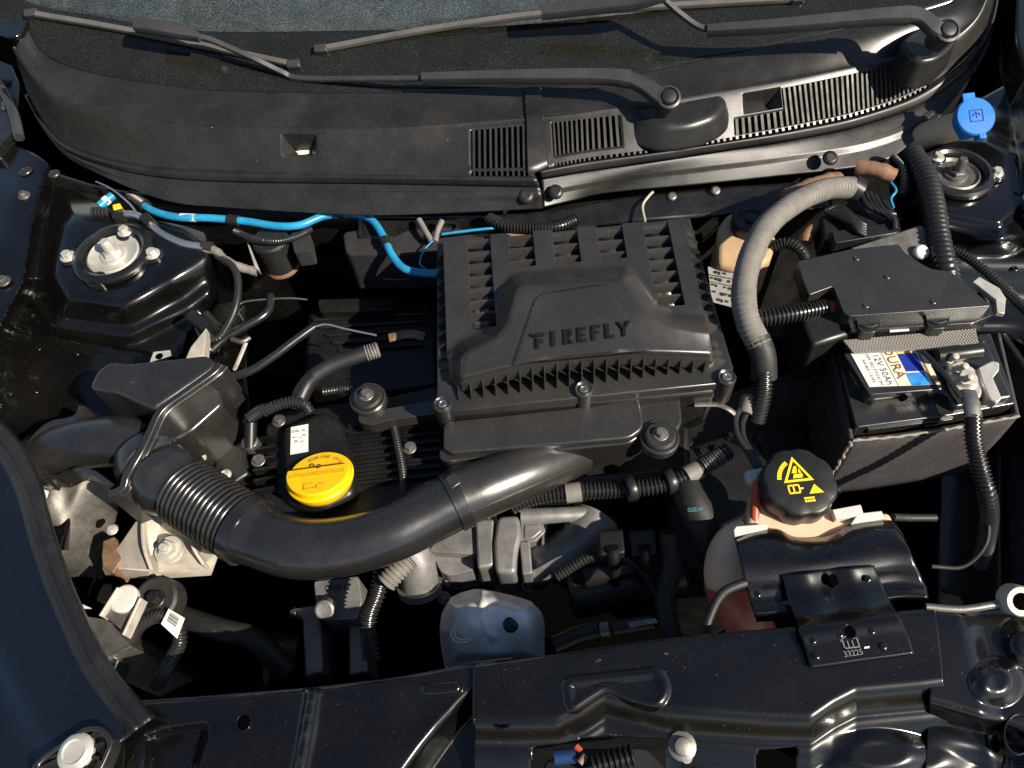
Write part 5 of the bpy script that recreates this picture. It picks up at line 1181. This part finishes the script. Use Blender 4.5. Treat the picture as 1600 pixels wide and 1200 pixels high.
# ================================================================== fuel and vacuum lines at the back left
bh = thing('fuel_hose', 'bright blue hose snaking below the cowl to the filter housing', 'hose', P(400, 345, 0))
hose('hose_tube', [(218, 316, -.004), (240, 330, .002), (275, 339, .006), (330, 341, .006), (385, 346, .004), (430, 353, .002), (468, 352, .0), (505, 338, -.004), (545, 334, -.010), (578, 342, -.012), (598, 368, -.014), (612, 398, -.016), (632, 420, -.018), (665, 427, -.02), (695, 426, -.02)], .0064, 'blue_hose', bh, seg=18)
hose('band', [(283, 339.5, .006), (306, 340.5, .006)], .0068, 'white_label', bh)
hose('clamp_ring', [(357, 343, .005), (373, 345, .0045)], .0092, 'dark_plastic', bh)
hose('clamp_ring', [(520, 336, -.006), (534, 334, -.008)], .0085, 'dark_plastic', bh)
hose('clamp_ring', [(600, 373, -.014), (605, 384, -.015)], .0082, 'dark_plastic', bh)
hose('coupling', [(205, 306, -.01), (228, 322, -.002)], .0105, 'dark_plastic', bh, .004, .15)
sp_ = thing('metal_fuel_pipe', 'thin silver fuel pipe with black clip beside the strut mount', 'pipe', P(260, 370, 0))
hose('pipe_tube', [(188, 334, .004), (212, 336, .004), (232, 348, .004), (252, 365, .002), (285, 380, .0), (318, 386, -.004)], .0062, 'silver_tube', sp_, seg=16)
hose('clip', [(226, 340, .006), (238, 352, .004)], .0095, 'dark_plastic', sp_); hose('ferrule', [(316, 384, -.004), (332, 386, -.006)], .0085, 'corrugated_black', sp_)
qc = thing('quick_coupling', 'yellow and black quick coupling with a pale blue stub under the cowl corner', 'coupling', P(175, 330, 0))
prism_px('body', rounded([(172, 328), (190, 324), (194, 336), (176, 342)], 2), .010, -.006, 'dark_plastic', qc, .001)
prism_px('latch', rounded([(175, 320), (187, 317), (190, 324), (177, 328)], 2), .012, .0, 'label_yellow', qc, .001)
hose('boot', [(146, 332, .0), (172, 332, .0)], .0095, 'corrugated_black', qc, .006, .25)
hose('stub', [(156, 322, .002), (168, 312, .004), (176, 306, .004)], .0075, 'blue_hose', qc); hose('stub_ring', [(163, 316, .003), (169, 311, .004)], .008, 'white_label', qc)
hose('wire', [(150, 284, .0), (175, 296, .006), (200, 316, .004), (212, 330, .0)], .0016, 'silver_tube', label='thin bare wire above the yellow coupling', cat='wire')
hose('loom', [(318, 388, -.008), (336, 392, -.012), (350, 405, -.016), (370, 416, -.02), (402, 425, -.03)], .0075, 'grey_tape', label='dusty taped loom running on from the silver pipe', cat='loom', wob=.1)
hose('loom', [(340, 400, -.014), (362, 415, -.014), (372, 440, -.014), (368, 480, -.014), (352, 515, -.016), (338, 530, -.02), (322, 520, -.02), (305, 498, -.016)], .0062, 'corrugated_black', None, .004, .18, label='thin corrugated sensor loom looping down beside the strut tower', cat='loom')
sn = thing('wheel_sensor_plug', 'shiny black plug with bracket at the corner of the strut tower', 'sensor plug', P(308, 498, -.03))
hose('plug_body', [(298, 494, -.012), (315, 505, -.016), (326, 516, -.018)], .011, 'dark_plastic', sn); hose('plug_tail', [(322, 490, -.016), (340, 510, -.02)], .006, 'corrugated_black', sn)
prism_px('bracket_plate', [(294, 492), (304, 488), (306, 510), (330, 545), (296, 556), (312, 530)], -.026, -.030, 'cream_metal', sn, .001)
hose('hose', [(368, 362, -.01), (392, 372, -.004), (430, 377, -.004), (462, 370, -.006), (486, 358, -.012)], .0062, 'corrugated_black', None, .004, .2, label='small corrugated hose hanging in a sag below the blue hose', cat='hose')
tk = thing('canister', 'dull black cylinder with pale lower rim under the blue hose', 'canister', P(424, 400, -.09))
MB().lathe(P(421, 372, -.015), (0, 0, 1), [(.026, -.075), (.030, -.07), (.030, -.004), (.027, 0), (.01, .001)], 28).build('body', 'rubber', tk)
MB().lathe(P(421, 372, -.015), (0, 0, 1), [(.0306, -.068), (.0306, -.062), (.030, -.060)], 28).build('rim', 'brown_tape', tk)
prism_px('fixing_block', rounded([(454, 364), (482, 358), (488, 392), (460, 396)], 4), -.018, -.05, 'dark_felt', tk, .003)
prism_px('fixing_strip', [(384, 374), (390, 384), (406, 424), (398, 418)], -.02, -.03, 'cream_metal', tk, .001)
pad = thing('insulation_pad', 'dark quilted insulation block on the bulkhead behind the filter housing corner', 'insulation', P(600, 380, -.08))
prism_px('pad_body', rounded([(534, 362), (578, 356), (610, 362), (680, 352), (752, 358), (758, 378), (700, 392), (640, 396), (540, 398)], 10), -.03, -.12, 'dark_felt', pad, .01, 3)
MB().tube([P(700, 358, -.028)+Vector((.016*math.cos(a), .012*math.sin(a), .003)) for a in lin(0, 6.28, 24)], .0028, 8).build('eyelet', 'dark_plastic', pad)
wb = thing('wire_bundle', 'pair of braided wire sleeves with thin blue wires behind the filter housing', 'wiring', P(680, 365, -.02))
hose('sleeve', [(655, 344, -.012), (664, 360, -.01), (674, 376, -.014)], .005, 'grey_tape', wb, .004, .2); hose('sleeve', [(690, 346, -.012), (684, 360, -.01), (680, 378, -.014)], .005, 'grey_tape', wb, .004, .2)
hose('wire', [(690, 366, -.008), (720, 362, -.006), (755, 358, -.006), (782, 356, -.01)], .0022, 'blue_hose', wb); hose('wire', [(676, 376, -.012), (662, 392, -.014), (656, 412, -.02), (668, 422, -.02)], .0013, 'blue_hose', wb)
sg = hose('loom', [(764, 342, -.004), (790, 352, -.002), (830, 356, -.002), (870, 354, -.002), (898, 344, -.006)], .0105, 'corrugated_black', None, .0048, .22, label='corrugated loom slung between cowl and filter housing', cat='loom')
hose('clip', [(1008, 346, -.002), (1004, 322, .0), (1014, 306, .0), (1020, 300, .0)], .0022, 'cream_metal', label='thin pale wire clip above the filter housing corner', cat='clip')
prism_px('foil_tab', [(790, 364), (825, 360), (825, 366), (800, 370)], -.01, -.014, 'brown_tape', None, .001); tag(bpy.data.objects['foil_tab'], 'tiny tan tab behind the filter housing', 'tab')
# rods
ld = thing('vacuum_pipe', 'bent black pipe with thin wire tip left of the filter housing', 'pipe', P(420, 560, -.06))
hose('pipe_tube', [(338, 586, -.03), (365, 588, -.028), (395, 578, -.024), (430, 555, -.018), (462, 531, -.014), (490, 511, -.012)], .0062, 'duct_plastic', ld, seg=16)
hose('wire_tip', [(490, 511, -.012), (510, 507, -.012), (540, 514, -.016), (588, 524, -.02)], .0016, 'silver_tube', ld)
lr = thing('vacuum_pipe', 'second bent black pipe running up towards the black canister', 'pipe', P(380, 510, -.06))
hose('pipe_tube', [(330, 548, -.04), (350, 530, -.036), (380, 512, -.032), (408, 496, -.03), (421, 482, -.03), (423, 462, -.032)], .0065, 'duct_plastic', lr, seg=16)
hose('wire_tip', [(380, 500, -.034), (372, 486, -.034), (376, 474, -.034), (400, 469, -.03), (450, 466, -.03), (480, 468, -.034)], .0016, 'dull_steel', lr)
bst = thing('spring_clip', 'pale bent clip beside the black bent pipes', 'clip', P(370, 545, -.05)); hose('leg', [(384, 536, -.03), (374, 560, -.035), (366, 578, -.05)], .0035, 'cream_metal', bst, squash=.5); hose('arm', [(362, 530, -.03), (378, 534, -.028), (390, 528, -.03)], .004, 'dull_steel', bst)
# breather hose to the head cover
bz = thing('breather_hose', 'dark breather hose with pale band rising behind the oil cap', 'hose', P(480, 600, -.06))
hose('hose_tube', [(462, 640, -.04), (470, 612, -.03), (490, 588, -.022), (520, 570, -.018), (560, 556, -.016), (590, 545, -.016)], .011, 'rubber', bz, seg=18)
hose('band', [(572, 552, -.016), (592, 546, -.016)], .0122, 'grey_tape', bz, .004, .15); hose('cuff', [(466, 628, -.036), (480, 600, -.026), (492, 588, -.022)], .0125, 'dark_plastic', bz)
hose('loom', [(505, 612, -.03), (535, 608, -.03), (556, 610, -.03)], .006, 'corrugated_black', None, .004, .2, label='short bluish corrugated loom beside the mount eye of the housing', cat='loom')
hose('loom', [(612, 655, -.045), (620, 690, -.044), (628, 730, -.044), (632, 775, -.044)], .006, 'corrugated_black', None, .004, .2, label='thin corrugated loom lying down the head cover', cat='loom')
gb = thing('gearbox_cover', 'dark ribbed throttle body hidden in shade behind the head cover', 'engine part', P(560, 540, -.2))
prism_px('body', rounded([(480, 480), (680, 460), (690, 600), (560, 620), (470, 600)], 14), -.15, -.35, 'engine_black', gb, .012, 3)
prism_px('plate', rounded([(496, 468), (614, 464), (616, 484), (500, 488)], 5), -.125, -.16, 'engine_black', gb, .004)
for k in range(5): hose('rib', [(490+10*k, 500+12*k, -.146), (660, 490+12*k, -.146)], .003, 'engine_black', gb)
gh = thing('gearbox_lever', 'rusty lever bits deep in the bay behind the head cover', 'lever', P(620, 525, -.08)); hose('lever_arm', [(608, 528, -.05), (640, 522, -.05), (664, 526, -.05)], .008, 'rusty_steel', gh, squash=.5); hose('orange_wire', [(566, 420, -.09), (590, 426, -.09), (604, 436, -.09), (640, 436, -.09)], .0013, 'rusty_steel', gh)

# ================================================================== low left: engine mount, horn bracket and loom
mb_ = thing('engine_mount', 'cream metal engine mount bracket with one large bolt under the bellows', 'engine mount', P(250, 860, -.2))
Vm = {k: P(*q) for k, q in dict(a=(190, 846, -.100), b=(222, 800, -.085), c=(232, 892, -.095), d=(262, 782, -.072), e=(242, 838, -.110), f=(240, 884, -.112), g=(320, 882, -.112), h=(300, 838, -.110), k=(342, 862, -.100), l=(304, 800, -.080), m=(158, 886, -.118), n=(330, 900, -.135), o=(234, 906, -.135), p=(164, 900, -.145)).items()}
kk = list(Vm); MB().add([Vm[q] for q in kk], [tuple(kk.index(q) for q in f) for f in ('abcm', 'bdec', 'cefc'[:3], 'ehgf', 'dlhe', 'lkgh', 'cfgno', 'mcop', 'gkn')]).build('pressed_plate', 'cream_metal', mb_, .0015, 2, ang=20, thick=.004)
wallstrip([(222, 796, -.075), (224, 850, -.078), (236, 890, -.085)], .002, -.03, 'web', 'cream_metal', mb_); wallstrip([(292, 800, -.078), (300, 850, -.085), (318, 882, -.10)], .002, -.03, 'web', 'cream_metal', mb_)
prism_px('side_plate', [(158, 868), (160, 845), (178, 838), (196, 866), (176, 896), (160, 888)], -.105, -.15, 'rusty_steel', mb_, .002)
bolt(P(266, 858, -.092), .0175, 'stud', 'white_zinc', mb_, (0, -.25, 1)); MB().lathe(P(266, 860, -.099), (0, -.25, 1), [(.020, 0), (.020, .004), (.017, .005)], 20).build('washer', 'white_zinc', mb_)
bolt(P(176, 828, -.09), .008, 'hex', 'white_zinc', mb_)
mr = thing('mount_stay', 'pale cast stay arm peeping out beside the bellows neck', 'stay', P(310, 700, -.08))
hose('stay_arm', [(286, 690, -.045), (304, 692, -.04), (316, 704, -.045), (306, 722, -.06)], .010, 'cream_metal', mr, wob=.15)
prism_px('side_sheet', [(335, 715), (372, 668), (392, 680), (388, 740), (350, 765), (332, 745)], -.07, -.12, 'engine_black', mr, .004); bolt(P(352, 742, -.062), .009, 'dome', 'white_zinc', mr)
hb = thing('lamp_bracket', 'pale folded bracket with a round white plug deep by the near wing', 'bracket', P(195, 940, -.15))
prism_px('plate', [(180, 920), (218, 934), (208, 962), (196, 990), (158, 958)], -.085, -.092, 'dull_steel', hb, .001)
wallstrip([(184, 918, -.072), (156, 962, -.076)], .0015, -.02, 'edge', 'cream_metal', hb); wallstrip([(219, 934, -.074), (192, 992, -.076)], .0015, -.02, 'edge', 'cream_metal', hb)
MB().lathe(P(195, 936, -.083), (0, 0, 1), [(.0185, -.004), (.0185, .003), (.016, .005), (.004, .0055)], 28).build('plug', 'white_plastic', hb)
hm = thing('lamp_housing', 'scuffed grey headlamp housing corner showing beside the wing seal', 'lamp housing', P(160, 1000, -.2))
prism_px('shell', rounded([(100, 958), (168, 968), (206, 1010), (165, 1030), (140, 1042), (110, 1010)], 4), -.10, -.3, 'dull_steel', hm, .004)
prism_px('corner', [(98, 930), (142, 950), (104, 950)], -.08, -.085, 'white_plastic', hm, .001)
prism_px('chromed_edge', [(152, 1042), (166, 1014), (186, 1030), (172, 1062)], -.105, -.14, 'zinc', hm, .002)
MB().lathe(P(243, 936, -.11), (0, -.2, 1), [(.030, -.03), (.030, 0), (.026, .003), (.022, .002)], 28).build('rubber_mount', 'rubber'); o = bpy.data.objects['rubber_mount']; tag(o, 'round black rubber mount with hex bolt deep beside the lamp bracket', 'mount')
bolt(P(243, 936, -.108), .014, 'hex', 'engine_black', o)
hose('loom', [(205, 1000, -.13), (220, 975, -.12), (250, 962, -.115), (275, 975, -.115), (280, 1005, -.12), (262, 1040, -.14), (245, 1070, -.18)], .010, 'corrugated_black', None, .005, .2, label='corrugated loom curling in the shade near the barcode tag', cat='loom')
tg = thing('barcode_tag', 'small white barcode tag on the loom deep near the wing', 'tag', P(270, 970, -.11))
tq4 = [P(264, 951, -.098), P(289, 966, -.098), P(277, 998, -.108), P(252, 975, -.102)]; MB().prism([q+Vector((0, 0, .0006)) for q in tq4], tq4).build('paper', 'white_label', tg)
def TB(u, v): return (tq4[0].lerp(tq4[1], u)).lerp(tq4[3].lerp(tq4[2], u), v)
for k in range(9):
    u = .25+.5*k/9; w_ = .02+.02*(k*7 % 3)/2; decal([TB(.2, .12+k*.055), TB(.75, .12+k*.055), TB(.75, .12+k*.055+w_), TB(.2, .12+k*.055+w_)], 'ink', tg, 'bar', .0012)
sw = thing('wheel_arch_sheet', 'dull grey sheet wall with a white sticker below the air snorkel', 'body panel', P(110, 800, -.2))
S = surf([[P(x, y, z) for x, y, z in l] for l in ([(70, 742, -.07), (110, 752, -.075), (150, 745, -.08), (200, 770, -.10)], [(62, 800, -.09), (100, 805, -.10), (140, 800, -.12), (180, 815, -.16)], [(70, 860, -.13), (105, 870, -.15), (140, 870, -.18), (170, 880, -.22)], [(85, 900, -.18), (110, 900, -.2), (140, 900, -.24), (160, 905, -.28)])])
MB().grid([[S(u, v)+Vector((0, 0, .004*math.sin(u*5)*math.sin(v*3))) for u in lin(0, 3, 30)] for v in lin(0, 3, 30)]).build('sheet', 'dull_steel', sw, ang=60, thick=.002)
decal([P(66, 762, -.07), P(80, 768, -.07), P(72, 796, -.08), P(62, 790, -.08)], 'white_label', sw, 'sticker', .004)
hg = thing('corner_bracket', 'dark hinge plate with bolts at the far left edge below the screen', 'hinge', P(5, 170, .03))
hose('hinge_arm', [(-10, 120, .05), (10, 150, .045), (22, 180, .04), (30, 215, .03)], .009, 'wiper_paint', hg)
prism_px('plate', rounded([(-40, 70), (10, 85), (30, 130), (24, 200), (-10, 240), (-50, 230)], 8), .035, .015, 'satin_paint', hg, .004)
for q in ((12, 166), (8, 128)): bolt(P(q[0], q[1], .036), .011, 'hex', 'dull_steel', hg)
o = prism_px('pillar_trim', rounded([(-60, -40), (60, -20), (52, 20), (34, 52), (16, 60), (-60, 30)], 10), .19, .12, 'gloss_paint', None, .012, 3); tag(o, 'shiny dark pillar foot in the far left corner beside the glass', 'pillar')
o = prism_px('pillar_trim', rounded([(1590, -60), (1660, -60), (1660, 120), (1606, 118), (1588, 60)], 10), .12, .06, 'gloss_paint', None, .012, 3); tag(o, 'dark pillar foot at the right edge beside the cowl', 'pillar')

# ================================================================== radiator and fan shroud right behind the crossmember
ra = thing('radiator', 'dark radiator and fan shroud in the shade behind the crossmember', 'radiator', P(800, 1030, -.5))
p0, p1 = P(230, 1110, -.13)+Vector((0, -.03, 0)), P(1150, 1005, -.13)+Vector((0, -.03, 0))
MB().prism([p0+Vector((0, .02, 0)), p1+Vector((0, .02, 0)), p1+Vector((0, -.06, 0)), p0+Vector((0, -.06, 0))], [q+Vector((0, 0, -.45)) for q in (p0+Vector((0, .02, 0)), p1+Vector((0, .02, 0)), p1+Vector((0, -.06, 0)), p0+Vector((0, -.06, 0)))]).build('shroud', 'engine_black', ra, .01)
for k in range(7):
    f = (k+.5)/7; q = p0.lerp(p1, f)+Vector((0, .03, -.02)); MB().box(q+Vector((0, 0, -.1)), Vector((.006, 0, 0)), Vector((0, .012, 0)), Vector((0, 0, .1))).build('shroud_rib', 'engine_black', ra, .002)
gx = thing('gearbox', 'black gearbox casing deep below the battery', 'gearbox', P(1150, 700, -.5))
prism_px('casing', rounded([(1040, 640), (1300, 560), (1330, 760), (1180, 900), (1040, 880)], 40), -.20, -.55, 'engine_black', gx, .02, 3)
prism_px('end_cover', rounded([(1060, 700), (1180, 660), (1220, 780), (1090, 840)], 30), -.17, -.3, 'engine_black', gx, .02, 3)
for k in range(6): bolt(P(1075+22*k, 690+18*math.sin(k*1.2), -.168), .008, 'hex', 'engine_black', gx)

sm = thing('starter_motor', 'black starter motor cylinder lying low between manifold and radiator hose', 'starter motor', P(980, 900, -.3))
a_, b_ = P(890, 930, -.22), P(1060, 890, -.22)
MB().lathe(a_, b_-a_, [(.030, 0), (.036, .006), (.036, .09), (.038, .092), (.038, .098), (.036, .10), (.036, (b_-a_).length), (.02, (b_-a_).length+.01)], 28).build('body', 'engine_black', sm)
MB().lathe(a_+Vector((.02, .01, .05)), b_-a_, [(.016, 0), (.018, .004), (.018, .07), (.012, .075)], 20).build('solenoid', 'engine_black', sm)
for q in ((930, 905), (1010, 885)): bolt(P(q[0], q[1], -.18), .009, 'hex', 'dull_steel', sm)
hose('hose', [(1045, 830, -.10), (1050, 880, -.13), (1040, 940, -.15), (1050, 1000, -.16)], .014, 'rubber', label='black rubber hose dropping beside the coolant tank end in shade', cat='hose')
hose('hose', [(870, 900, -.16), (930, 868, -.14), (990, 880, -.15), (1030, 930, -.17)], .008, 'corrugated_black', None, .005, .2, label='dark corrugated loom looping over the starter motor', cat='loom')
hose('hose', [(230, 935, -.24), (290, 965, -.21), (350, 985, -.20), (400, 1000, -.21), (450, 1050, -.24)], .016, 'rubber', label='black rubber hose low in the dark left of the cast bracket', cat='hose')
hose('loom', [(600, 880, -.12), (590, 925, -.13), (575, 970, -.14), (580, 1030, -.16)], .012, 'corrugated_black', None, .006, .2, label='corrugated loom falling beside the cast bracket', cat='loom')
hose('loom_sleeve', [(640, 872, -.10), (618, 894, -.105), (602, 912, -.11)], .015, 'grey_tape', None, .006, .15, label='pale woven sleeve poking out under the intake pipe', cat='loom')
